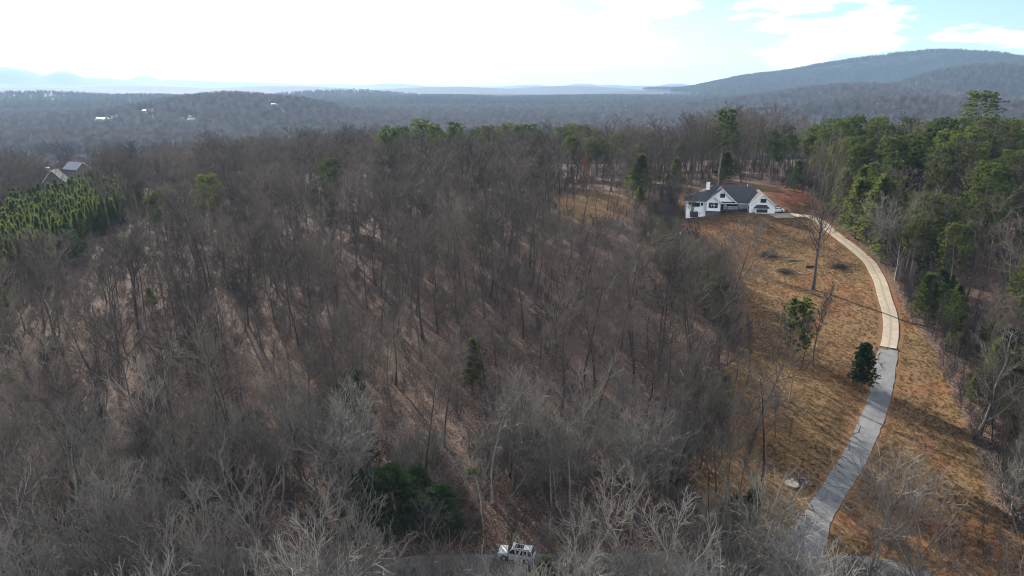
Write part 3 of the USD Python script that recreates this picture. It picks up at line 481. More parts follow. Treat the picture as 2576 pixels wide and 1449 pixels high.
# ------------------------------------------------------------------ trees: builders
def unit(v): return v / np.maximum(np.linalg.norm(v, axis=-1, keepdims=True), 1e-9)
def tube(pl, rad, sides):
    """tubes round polylines pl (n, k, 3) with radii (n, k)"""
    n, k, _ = pl.shape
    t = unit(np.gradient(pl, axis=1)); t0 = unit(pl[:, -1] - pl[:, 0])
    a = np.where(np.abs(t0[:, 2:]) > .8, [[1.0, 0, 0]], [[0, 0, 1.0]]); u = unit(np.cross(t0, a))
    U = u[:, None] - t * (t * u[:, None]).sum(-1, keepdims=True); U = unit(U); W = np.cross(t, U)
    th = np.arange(sides) * 2 * np.pi / sides
    v = pl[:, :, None] + rad[:, :, None, None] * (U[:, :, None] * np.cos(th)[:, None] + W[:, :, None] * np.sin(th)[:, None])
    v = v.reshape(-1, 3); N, K, S = np.meshgrid(np.arange(n), np.arange(k - 1), np.arange(sides), indexing='ij')
    i0 = (N * k + K) * sides; q = np.stack([i0 + S, i0 + (S + 1) % sides, i0 + sides + (S + 1) % sides, i0 + sides + S], -1).reshape(-1, 4)
    return v, np.vstack([q[:, [0, 1, 2]], q[:, [0, 2, 3]]])
def spikes(p0, p1, r):
    """three-sided needles from p0 to p1"""
    d = unit(p1 - p0); a = np.where(np.abs(d[:, 2:]) > .8, [[1.0, 0, 0]], [[0, 0, 1.0]]); u = unit(np.cross(d, a)); w = np.cross(d, u)
    th = np.arange(3) * 2.0944; v = np.concatenate([p0[:, None] + r[:, None, None] * (u[:, None] * np.cos(th)[:, None] + w[:, None] * np.sin(th)[:, None]), p1[:, None]], 1)
    n = len(p0); b = np.arange(n)[:, None] * 4; f = np.concatenate([b + [[0, 1, 3]], b + [[1, 2, 3]], b + [[2, 0, 3]]])
    return v.reshape(-1, 3), f
def sprout(rng, pl, rad, per, lo, hi, length, angle, k, up, wob, taper=0.15, rf=0.55, quant=0):
    """side branches of polylines: per each, between parameters lo and hi; length(t) as a share of the parent's length"""
    n, K, _ = pl.shape; L = np.linalg.norm(np.diff(pl, axis=1), axis=-1).sum(1)
    t = (lo + (hi - lo) * (np.arange(per)[None] + rng.uniform(0, 1, (n, per))) / per)
    if quant: t = lo + (hi - lo) * (np.floor((t - lo) / (hi - lo) * quant * .999) + .5) / quant + rng.normal(0, .006, t.shape)
    x = t * (K - 1); i = np.minimum(x.astype(int), K - 2); f = (x - i)[..., None]; R = np.arange(n)[:, None]
    p = pl[R, i] * (1 - f) + pl[R, i + 1] * f; d = unit(pl[R, i + 1] - pl[R, i]); r0 = rad[R, i] * (1 - f[..., 0]) + rad[R, i + 1] * f[..., 0]
    p, d, r0, t = p.reshape(-1, 3), d.reshape(-1, 3), r0.ravel(), t.ravel(); m = len(p)
    a = np.where(np.abs(d[:, 2:]) > .9, [[1.0, 0, 0]], [[0, 0, 1.0]]); u = unit(np.cross(d, a)); w = np.cross(d, u)
    ph = (np.tile(np.arange(per), n) * 2.39996 + np.repeat(rng.uniform(0, 6.28, n), per) + rng.normal(0, .35, m)); an = angle * rng.uniform(.75, 1.25, m)
    dr = unit(d * np.cos(an)[:, None] + (u * np.cos(ph)[:, None] + w * np.sin(ph)[:, None]) * np.sin(an)[:, None] + [0, 0, up * 0.5])
    ln = np.repeat(L, per) * length(t) * rng.uniform(.7, 1.25, m)
    pts = [p]; c = dr.copy()
    for s in range(k - 1):
        pts.append(pts[-1] + c * (ln / (k - 1))[:, None]); c = unit(c + rng.normal(0, wob, (m, 3)) + [0, 0, up / (k - 1)])
    q = np.stack(pts, 1); ri = np.minimum(r0 * rf, r0) ; rads = ri[:, None] * np.linspace(1, taper, k)[None]
    return q, rads
def bare(seed, H, clear, crown, n1, n2, n3, n4, r0=None, fork=1, up=0.7, ang=0.85, wander=0.05, tw=0.006, tl=0.9):
    """a leafless hardwood: (trunk mesh, crown mesh)"""
    rng = np.random.default_rng(seed); r0 = r0 or H * 0.0105; K = 9
    T, C = MB(), MB(); trunks = []
    for f in range(fork):
        c = unit(np.array([[rng.normal(0, .06 + .22 * (fork > 1)), rng.normal(0, .06 + .22 * (fork > 1)), 1.0]]))[0]; p = np.zeros(3) + (fork > 1) * np.r_[rng.normal(0, .25, 2), 0]; p[2] = -0.5; pts = [p]
        for s in range(K - 1): pts.append(pts[-1] + c * (H + .5) * (1 - .12 * f) / (K - 1)); c = unit(c + np.r_[rng.normal(0, wander, 2), 0.06])
        trunks.append(pts)
    tr = np.array(trunks); g = np.linspace(0, 1, K); rad = np.tile(r0 * ((1 - g) ** .8 * .93 + .07) * (1 + .55 * np.exp(-g * 16)), (fork, 1)) * (1 if fork == 1 else .75)
    T.add(*tube(tr, rad, 7))
    b1, r1 = sprout(rng, tr, rad, n1, clear, .97, lambda t: crown / H * (.45 + .75 * np.sqrt(np.clip(1 - ((t - clear) / (1 - clear) - .3) ** 2 * 1.4, .05, 1))), ang, 6, up, .13, .16, .48)
    C.add(*tube(b1, np.maximum(r1, tw * 3.2), 5))
    b2, r2 = sprout(rng, b1, r1, n2, .22, .98, lambda t: .62 - .36 * t, .72, 5, up * .5, .16, .2, .5); C.add(*tube(b2, np.maximum(r2, tw * 2.6), 3))
    b3, r3 = sprout(rng, b2, r2, n3, .2, .99, lambda t: .62 - .3 * t, .72, 3, up * .35, .18, .3, .45); C.add(*tube(b3, np.maximum(r3, tw * 1.5), 3))
    if n4:
        b4, r4 = sprout(rng, b3, r3, n4, .2, 1.0, lambda t: .75 - .2 * t, .65, 2, up * .25, .2, .5, .6)
        C.add(*spikes(b4[:, 0], b4[:, 0] + unit(b4[:, 1] - b4[:, 0]) * (np.linalg.norm(b4[:, 1] - b4[:, 0], axis=-1, keepdims=True) * tl + .25), np.full(len(b4), tw)))
        tips = b4[:, 1]
    else: tips = b3[:, -1]
    return T.get(), C.get(), tips
def blades(rng, c, d, n, ln, wd, droop=0.0, spread=1.0):
    """n narrow leaves fanning out from each point c about direction d"""
    m = len(c); c = np.repeat(c, n, 0); d = np.repeat(d, n, 0)
    q = unit(d + rng.normal(0, 1, (m * n, 3)) * spread - [0, 0, droop]); u = unit(np.cross(q, rng.normal(0, 1, (m * n, 3))))
    l = ln * rng.uniform(.6, 1.2, (m * n, 1)); s = c + q * l * .12; v = np.stack([s - u * wd * .3, s + q * l * .5 + u * wd * .5, s + q * l, s + q * l * .5 - u * wd * .5], 1).reshape(-1, 3)
    b = np.arange(m * n)[:, None] * 4; return v, np.vstack([b + [[0, 1, 2]], b + [[0, 2, 3]]])
def pine(seed, H, base, crown, whorls, per, tufts, ln=.42, nb=9, wd=.10, shape=0.0, r0=None, droop=0.05, lean=.02, upw=.35, gap=0.0):
    """a conifer: trunk, whorls of limbs, needle tufts. shape 0 = rounded top, 1 = cone"""
    rng = np.random.default_rng(seed); r0 = r0 or .012 * H + .03; K = 8
    c = np.array([rng.normal(0, lean), rng.normal(0, lean), 1.0]); p = np.array([0, 0, -.4]); pts = [p]
    for s in range(K - 1): pts.append(pts[-1] + unit(c) * (H * .985 + .4) / (K - 1)); c = c + np.r_[rng.normal(0, .025, 2), 0]
    tr = np.array([pts]); g = np.linspace(0, 1, K); rad = r0 * (1.03 - g)[None] * (1 + .35 * np.exp(-g * 14))
    T, L, N = MB(), MB(), MB(); T.add(*tube(tr, rad, 7))
    def prof(t):
        s = np.clip((t - base) / (1 - base), 0, 1)
        cone = (1.02 - s) ; rnd = np.sqrt(np.clip(1 - ((s - .42) / .62) ** 2, .03, 1))
        return crown / H * (shape * cone + (1 - shape) * rnd)
    b1, r1 = sprout(rng, tr, rad, whorls * per, base, .985, prof, 1.3 - .2 * (1 - shape), 5, upw, .07, .2, .28, quant=whorls)
    if gap: keep = meshkit.fbm(b1[:, -1] / 2.2 + seed, 2, seed) > gap; b1, r1 = b1[keep], r1[keep]
    L.add(*tube(b1, np.maximum(r1, .012), 3))
    b2, r2 = sprout(rng, b1, r1, 6, .25, .98, lambda t: .55 - .3 * t, .8, 3, upw * .25, .1, .4, .6); L.add(*spikes(b2[:, 0], b2[:, -1], np.maximum(r2[:, 0], .01)))
    m = len(b2); ii = rng.integers(0, m, tufts); t = rng.uniform(.5, 1.08, (tufts, 1)); c0 = b2[ii, 0] * (1 - t) + b2[ii, -1] * t; dd = unit(b2[ii, -1] - b2[ii, 0])
    top = tr[0, -1] + np.c_[rng.normal(0, .12, (14, 2)), rng.uniform(-1.4, .1, 14)]
    c0 = np.vstack([c0, top, b1[:, -1]]); dd = np.vstack([dd, np.tile([0, 0, 1.0], (14, 1)), unit(b1[:, -1] - b1[:, -2])])
    N.add(*blades(rng, c0, unit(dd * [1, 1, .6]) + [0, 0, .15], nb, ln, wd, droop, np.array([.62, .62, .34])))
    return T.get(), L.get(), N.get()
def bushy(seed, H, W, n, ln, wd, flat=1.0, stems=5, holes=.42):
    """a broadleaf shrub: stems and leaves in an uneven lumpy volume"""
    rng = np.random.default_rng(seed); S, N = MB(), MB()
    e = np.array([[rng.normal(0, W * .28), rng.normal(0, W * .28), H * rng.uniform(.6, .95)] for _ in range(stems)]); S.add(*tube(np.stack([np.zeros_like(e) + [0, 0, -.2], e * [.4, .4, .5], e], 1), np.tile([.05, .03, .01], (stems, 1)), 4))
    q = rng.normal(0, 1, (n * 3, 3)); q = unit(q) * rng.uniform(.35, 1.0, (n * 3, 1)) ** .6; lump = meshkit.fbm(q * 2.2 + seed, 3, seed); q = q * (.65 + .8 * lump[:, None]); q = q[(meshkit.fbm(q * 3.1 + seed + 5, 2, 4) > holes)][:n]
    c = q * [W / 2, W / 2, H * .5] + [0, 0, H * .52]; c = c[c[:, 2] > .05]
    N.add(*blades(rng, c, unit(q[:len(c)] + [0, 0, .3]), 3, ln, wd, .1, .8)); return S.get(), N.get()
UsdGeom.Xform.Define(stage, '/World/library').GetPrim().SetSpecifier(Sdf.SpecifierClass)
def proto(name, parts):
    x = UsdGeom.Xform.Define(stage, f'/World/library/{name}')
    for nm, mesh, mat in parts: usdkit.mesh(stage, f'/World/library/{name}/{nm}', mesh, f'/World/Looks/{mat}')
    return f'/World/library/{name}'
def place(src, name, label, cat, loc, rot=0.0, scale=1.0, group=None, lean=None):
    x = UsdGeom.Xform.Define(stage, '/World/' + numbered(name)); p = x.GetPrim()
    p.GetReferences().AddInternalReference(src); p.SetInstanceable(True)
    x.AddTranslateOp().Set(Gf.Vec3d(*map(float, loc))); 
    if lean: x.AddRotateXYZOp(opSuffix='lean').Set(Gf.Vec3f(math.degrees(lean[0]), math.degrees(lean[1]), 0))
    x.AddRotateZOp().Set(float(math.degrees(rot))); x.AddScaleOp().Set(Gf.Vec3f(*((scale,) * 3 if np.ndim(scale) == 0 else scale)))
    tag(p, label, cat, group); return p
def scatter(name, label, cat, protos, pts, which, rot, scl):
    """what nobody could count: one instancer of joined meshes"""
    pi = UsdGeom.PointInstancer.Define(stage, '/World/' + name); path = P(pi); tg = []
    for k, (mesh, mat) in enumerate(protos):
        usdkit.mesh(stage, f'{path}/kind_{k:03d}', mesh, f'/World/Looks/{mat}'); tg.append(f'{path}/kind_{k:03d}')
    pi.CreatePrototypesRel().SetTargets(tg); n = len(pts)
    pi.CreatePositionsAttr(Vt.Vec3fArray.FromNumpy(np.asarray(pts, np.float32))); pi.CreateProtoIndicesAttr(Vt.IntArray.FromNumpy(np.asarray(which, np.int32)))
    q = np.zeros((n, 4), np.float16); q[:, 3] = np.cos(rot / 2); q[:, 2] = np.sin(rot / 2)
    pi.CreateOrientationsAttr(Vt.QuathArray.FromNumpy(q)); scl = np.asarray(scl, np.float32); pi.CreateScalesAttr(Vt.Vec3fArray.FromNumpy(np.repeat(scl[:, None], 3, 1) if scl.ndim == 1 else scl))
    tag(pi, label, cat, kind='stuff'); return pi
def joined(*ms):
    b = MB()
    for m in ms: b.add(*m)
    return b.get()
def project(p):
    p = np.asarray(p, float); c, s = math.cos(PITCH), math.sin(PITCH); y, z = p[..., 1], p[..., 2] - CAMZ
    dep = y * c - z * s; return 1288 + FPX * p[..., 0] / dep, 724.5 - FPX * (y * s + z * c) / dep, dep

# tree kinds
NEAR = []
for k in range(7):
    T, C, _ = bare(100 + k, 20.0, .40 + .05 * (k % 3), 4.4 + .5 * (k % 4), 15, 6, 5, 3, up=.40, ang=.92, tw=.012, wander=.06)
    NEAR.append(proto(f'forest_tree_{k}', [('trunk', T, 'bark'), ('crown', C, 'twig')]))
OPEN = []
for k in range(5):
    T, C, _ = bare(200 + k, 14.0, .16, 6.6, 12, 6, 4, 2, r0=.20, fork=1 + (k % 3), up=.55, ang=.75, wander=.09, tw=.012)
    OPEN.append(proto(f'road_tree_{k}', [('trunk', T, 'bark_pale'), ('crown', C, 'twig_pale')]))
MID = []
for k in range(5):
    T, C, _ = bare(300 + k, 20.0, .40, 4.5 + .4 * k, 13, 5, 5, 2, tw=.017, up=.40, ang=.92); MID.append((joined(T, C), 'twig'))
LOWP = []
LOWD = []
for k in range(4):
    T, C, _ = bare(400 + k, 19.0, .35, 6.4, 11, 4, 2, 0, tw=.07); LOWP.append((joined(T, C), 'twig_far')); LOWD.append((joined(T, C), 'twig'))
SAPL = []
for k in range(3):
    T, C, _ = bare(500 + k, 6.5, .10, 2.2, 10, 4, 3, 0, r0=.05, fork=2, up=.6, tw=.012); SAPL.append((joined(T, C), 'bark'))
PINES = []
for k in range(5):
    T, L, N = pine(600 + k, 22.0, .42 + .05 * (k % 3), 4.6, 10, 5, 1050, ln=.60, nb=9, wd=.12, shape=.25, gap=.34)
    PINES.append(proto(f'pine_{k}', [('trunk', T, 'bark_pine'), ('limbs', L, 'bark_pine'), ('crown', N, 'needles')]))
YOUNG = []
for k in range(4):
    T, L, N = pine(700 + k, 9.0, .05, 2.3, 15, 5, 620, ln=.55, nb=7, wd=.085, shape=.98, upw=.9)
    YOUNG.append(proto(f'young_pine_{k}', [('trunk', T, 'bark_pine'), ('limbs', L, 'bark_pine'), ('crown', N, 'needles_young')]))
YOUNGJ = []
for k in range(2):
    T, L, N = pine(720 + k, 9.0, .05, 2.3, 13, 5, 420, ln=.6, nb=7, wd=.10, shape=.98, upw=.9); YOUNGJ.append((joined(T, N), 'needles_young'))
leaf('dry_grass', (0.16, 0.098, 0.050), (0.35, 0.235, 0.125), .5)
FARP = []
for k in range(3):
    T, L, N = pine(800 + k, 21.0, .40, 3.8, 7, 4, 90, ln=1.3, nb=7, wd=.5, shape=.3, gap=.3); FARP.append((joined(T, N), 'needles'))
LAUREL = []
for k in range(3):
    S, N = bushy(900 + k, 3.2, 3.6, 420, .34, .15); LAUREL.append(proto(f'laurel_{k}', [('stems', S, 'bark'), ('leaves', N, 'laurel')]))
DARKS = []
for k in range(3):
    T, L, N = pine(950 + k, 12.0, .05, 3.0, 13, 4, 800, ln=.5, nb=8, wd=.11, shape=.8, upw=.15, droop=.25)
    DARKS.append(proto(f'hemlock_{k}', [('trunk', T, 'bark_pine'), ('limbs', L, 'bark_pine'), ('crown', N, 'needles_dark')]))

# ------------------------------------------------------------------ the wood
def jitter_grid(x0, x1, y0, y1, step, seed):
    r = np.random.default_rng(seed); gx, gy = np.meshgrid(np.arange(x0, x1, step), np.arange(y0, y1, step)); gx[::2] += step / 2
    return np.c_[gx.ravel(), gy.ravel()] + r.uniform(-.46, .46, (gx.size, 2)) * step
def in_fan(q, margin=0.06): return (np.abs(np.arctan2(q[:, 0], q[:, 1])) < math.radians(36.5) + margin + 9 / np.hypot(q[:, 0], q[:, 1]))
def free(q, way=4.2):
    ok = _wt.query(q)[0] > way
    for a in (LAWN, CLEARING, PINEPATCH, LEFTYARD): ok &= ~a.contains_points(q)
    return ok & (np.linalg.norm(q - HOUSE_C[:2], axis=1) > 17)
q = jitter_grid(-420, 420, 76, 520, 6.9, 11); thin = sm(.42, .30, meshkit.fbm(np.c_[q, 0 * q[:, :1]] / 26, 2, 51)); thin = np.maximum(np.maximum(thin * .7, .5 * ((np.arctan2(q[:, 0], q[:, 1]) > .36) & (np.hypot(*q.T) < 190))), .15 * ((np.abs(q[:, 0] + 25) < 48) & (q[:, 1] < 170)) + .40 * (meshkit.fbm(np.c_[q, 0 * q[:, :1]] / 11, 2, 57) > .52) * ((np.abs(q[:, 0] + 30) < 55) & (q[:, 1] < 185))); q = q[in_fan(q) & free(q) & (np.random.default_rng(52).uniform(0, 1, len(q)) > thin)]; r = np.hypot(*q.T)
pinef = sm(.53, .60, meshkit.fbm(np.c_[q, 0 * r] / 60, 3, 17)) * .0
az_ = np.degrees(np.arctan2(q[:, 0], q[:, 1])); rg = np.random.default_rng(5)
right = sm(14, 24, az_); ppine = .006 + .50 * right * sm(150, 230, r) + .22 * sm(20, 26, az_) + .28 * sm(270, 340, r) * sm(-8, 4, az_)
isp = rg.uniform(0, 1, len(q)) < ppine
hs = rg.uniform(.5, 1.2, len(q)) * (1 - .25 * sm(105, 80, r)); zz = ground(q[:, 0], q[:, 1]); rot = rg.uniform(0, 6.28, len(q))
bx, by, bdep = project(np.c_[q, zz])
# the wood is younger and lower in front of the pine stand, of the clearing and at the lawn's left edge
for x0, x1, y0, y1, lim in ((-300, 345, 590, 900, 590), (1540, 1900, 520, 830, 600), (1380, 1620, 550, 720, 548), (345, 420, 560, 640, 520), (940, 1400, 380, 600, 338), (1400, 1720, 380, 470, 330)):
    m = (bx > x0) & (bx < x1) & (by > y0) & (by < y1); hs = np.where(m, np.minimum(hs, np.clip((by - lim - rg.uniform(0, 25, len(q))) * bdep / FPX / 20 * 1.02, .22, 2)), hs)
isp &= ~((bx > 1380) & (bx < 1960) & (by > 480)); isp &= ~((bx < 1960) & (by > 560))
ux, uy, _ = project(np.c_[q, zz + 15 * hs]); bare_i = np.where(~isp & (r > 92))[0]; bare_i = bare_i[np.argsort(r[bare_i])]
vis = (ux > -120) & (ux < 2700) & (uy < 1500)
single = [i for i in bare_i if vis[i]][:210]; rest = np.setdiff1d(bare_i, single)
def zone(x, y):
    px, _, _ = project(np.array([x, y, gz(x, y) + 8]))
    if px > 1950: return 'slim bare tree in the wood right of the driveway', 'bare trees right of the driveway'
    if px > 1250: return 'grey bare tree in the wood between the road and the lawn', 'bare trees between the road and the lawn'
    if px > 600: return 'grey bare tree on the leaf strewn slope above the road', 'bare trees on the leaf strewn slope'
    return 'dark bare tree in the wood at the left edge above the road', 'bare trees at the left edge'
for i in single:
    lb, gr = zone(*q[i]); place(NEAR[i % 7], 'bare_tree', lb, 'bare tree', (*q[i], zz[i]), rot[i], hs[i], gr)
mid = rest[r[rest] < 330]; far_ = rest[r[rest] >= 330]
scatter('bare_wood', 'bare grey hardwood forest covering the ridge', 'wood', MID, np.c_[q[rest], zz[rest]], rest % 5, rot[rest], hs[rest])
pi_ = np.where(isp & (r > 110))[0]
for i in pi_[:200]:
    px = project(np.array([*q[i], zz[i] + 15]))[0]
    lb, gr = (('tall pine with a clumpy green crown in the wood right of the driveway', 'pines right of the driveway') if (px > 1980 and r[i] < 260) else
              ('tall pine standing out of the bare trees behind the house and clearing', 'pines along the ridge') if r[i] > 230 and px > 900 else ('single green pine among the bare trees left of the lawn', 'single pines among the bare trees'))
    place(PINES[i % 5], 'pine_tree', lb, 'pine tree', (*q[i], zz[i]), rot[i], hs[i] * rg.uniform(.8, 1.05), gr)
# undergrowth
u = jitter_grid(-330, 330, 72, 330, 5.4, 23); u = u[in_fan(u) & free(u, 3.4)]
scatter('undergrowth', 'thin grey saplings and brush under the bare trees', 'undergrowth', SAPL, np.c_[u, ground(*u.T)], np.arange(len(u)) % 3, rg.uniform(0, 6.28, len(u)), rg.uniform(.25, .85, len(u)))
# far forest
def polar(r0, r1, n, seed):
    g = np.random.default_rng(seed); rr_ = np.sqrt(g.uniform(r0 ** 2, r1 ** 2, n)); a = g.uniform(-.70, .70, n); return np.c_[rr_ * np.sin(a), rr_ * np.cos(a)]
f1 = np.vstack([polar(520, 1300, 17000, 31), polar(1300, 2600, 42000, 32), polar(2600, 4000, 34000, 34)]); f2 = polar(4000, 6000, 110000, 35); a2 = np.arctan2(f2[:, 0], f2[:, 1]); f1 = np.vstack([f1, f2[(a2 > .14) & (ground(*f2.T) > 5)]])
for bx_, by_, bw_ in FARB:
    u_ = np.array([bx_, by_]) / math.hypot(bx_, by_); al = (f1 - [bx_, by_]) @ u_; ac_ = np.abs((f1 - [bx_, by_]) @ np.array([u_[1], -u_[0]])); f1 = f1[~((al < bw_) & (al > -bw_ * 7) & (ac_ < bw_ * .8))]; n1 = meshkit.fbm(np.c_[f1, 0 * f1[:, 0]] / 330, 4, 41)
g1 = np.random.default_rng(33); dist = np.hypot(*f1.T) > 2600; pn = g1.uniform(0, 1, len(f1)) < np.where(dist, sm(.50, .60, n1) * .8 + .05, sm(.56, .70, n1) * .55 + .015); nb_ = ~pn & ~dist; db_ = ~pn & dist
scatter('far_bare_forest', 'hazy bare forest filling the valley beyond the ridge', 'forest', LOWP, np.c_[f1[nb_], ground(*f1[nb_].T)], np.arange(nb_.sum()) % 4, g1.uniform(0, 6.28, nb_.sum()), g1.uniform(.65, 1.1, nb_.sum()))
scatter('mountain_forest', 'blue hazy bare forest on the distant hills and mountain slopes', 'forest', LOWD, np.c_[f1[db_], ground(*f1[db_].T)], np.arange(db_.sum()) % 4, g1.uniform(0, 6.28, db_.sum()), g1.uniform(.7, 1.2, db_.sum()))
scatter('far_pine_forest', 'hazy dark green pines scattered over the valley beyond the ridge', 'forest', FARP, np.c_[f1[pn], ground(*f1[pn].T)], np.arange(pn.sum()) % 3, g1.uniform(0, 6.28, pn.sum()), g1.uniform(.6, 1.0, pn.sum()))
# ------------------------------------------------------------------ trees one can point to
def stand(src, H0, name, label, cat, base, top, group=None, wid=1.0, rot=None, lean=None):
    b = hit(*base); b[2] = gz(b[0], b[1]); h = height_px(b, base[1] - top[1]) * 1.03; s = h / H0
    rot = (base[0] * 37 + base[1]) % 6.28 if rot is None else rot
    return place(src, name, label, cat, b, rot, (s * wid, s * wid, s), group, lean)
T, C, _ = bare(41, 30.0, .27, 7.0, 26, 7, 6, 3, r0=.36, up=.6, ang=.8, wander=.035, tw=.016)
big = proto('tall_lawn_tree', [('trunk', T, 'bark'), ('crown', C, 'twig')])
stand(big, 30, 'tall_bare_tree', 'very tall bare tree with a thick leaning trunk alone in the middle of the lawn', 'bare tree', (2045, 728), (2075, 418), rot=.4, lean=(.02, .085))
T, L, N = pine(42, 16.0, .50, 2.7, 9, 5, 2200, ln=.40, nb=9, wd=.10, shape=.0, r0=.17, gap=.38, upw=.5, lean=.03)
lp = proto('lawn_pine', [('trunk', T, 'bark_pine'), ('limbs', L, 'bark_pine'), ('crown', N, 'needles_young')])
stand(lp, 16, 'lawn_pine', 'pine with a clumpy bright green crown on a slender pale trunk on the lawn', 'pine tree', (1986, 1010), (1968, 757), rot=5.74, wid=.9)
T, L, N = pine(43, 7.0, .08, 1.95, 16, 6, 2400, ln=.30, nb=9, wd=.075, shape=.55, upw=.6, r0=.12)
cd_ = proto('drive_cedar', [('trunk', T, 'bark_pine'), ('limbs', L, 'bark_pine'), ('crown', N, 'needles_dark')])
stand(cd_, 7, 'cedar', 'dense dark green cedar standing right at the edge of the asphalt driveway', 'evergreen', (2166, 976), (2188, 864), wid=1.08)
SLIM = []
for k in range(3):
    T, C, _ = bare(60 + k, 13.0, .36, 2.3, 15, 5, 4, 3, r0=.13, up=.9, ang=.6, tw=.012); SLIM.append(proto(f'slim_tree_{k}', [('trunk', T, 'bark'), ('crown', C, 'twig')]))
stand(SLIM[0], 13, 'slim_bare_tree', 'slim bare tree on the lawn right of the clumpy pine, the right one of two', 'bare tree', (2046, 919), (2062, 738))
stand(SLIM[1], 13, 'slim_bare_tree', 'slim bare tree close behind the clumpy pine, the left one of two', 'bare tree', (2017, 921), (2030, 790))
stand(NEAR[2], 20, 'bare_tree', 'grey bare tree with forked pale limbs at the lawn edge left of the clumpy pine', 'bare tree', (1900, 1095), (1912, 815))
stand(NEAR[4], 20, 'bare_tree', 'tall grey bare tree standing on the shaded lower lawn left of the round stone slab', 'bare tree', (1914, 1236), (1945, 905))
stand(SLIM[2], 13, 'slim_bare_tree', 'dark bare tree standing in front of the left end of the white house', 'bare tree', (1752, 612), (1768, 478))
stand(SLIM[0], 13, 'slim_bare_tree', 'slim leaning bare tree with a dark trunk right of the asphalt driveway', 'bare tree', (2452, 962), (2492, 792), lean=(0, .1))
stand(SLIM[2], 13, 'slim_bare_tree', 'slim bare tree rising across the hood of the parked suv', 'bare tree', (1272, 1452), (1296, 1285))
stand(SLIM[1], 13, 'slim_bare_tree', 'small dark dead tree on the shaded grass left of the driveway', 'bare tree', (1984, 1124), (1998, 1054), wid=.6)
T, C, _ = bare(73, 5.6, .34, 5.0, 13, 7, 6, 3, r0=.20, up=.62, ang=.85, wander=.04, tw=.014)
gn = proto('gnarled_tree', [('trunk', T, 'bark_pale'), ('crown', C, 'twig_pale')])
stand(gn, 9, 'gnarled_bare_tree', 'pale gnarled bare tree with a wide crown right of the driveway bend', 'bare tree', (2254, 704), (2279, 545), wid=1.0)
T, C, tips = bare(71, 13, .12, 3.2, 16, 6, 4, 0, r0=.16, tw=.01); rr0 = np.random.default_rng(3); pick = rr0.integers(0, len(tips), 700)
b = MB(); b.add(*blades(rr0, tips[pick], rr0.normal(0, 1, (700, 3)), 3, .35, .18)); rt = proto('rust_tree', [('trunk', T, 'bark'), ('crown', C, 'twig'), ('leaves', b.get(), 'rust_leaf')])
stand(rt, 13, 'rust_leaved_tree', 'small tree still holding rust red leaves at the clearing beyond the wood', 'tree', (1474, 498), (1468, 412))
stand(PINES[3], 22, 'pine_tree', 'tall pine rising highest above the skyline at the right, below the mountain', 'pine tree', (2440, 420), (2444, 246), wid=1.5)
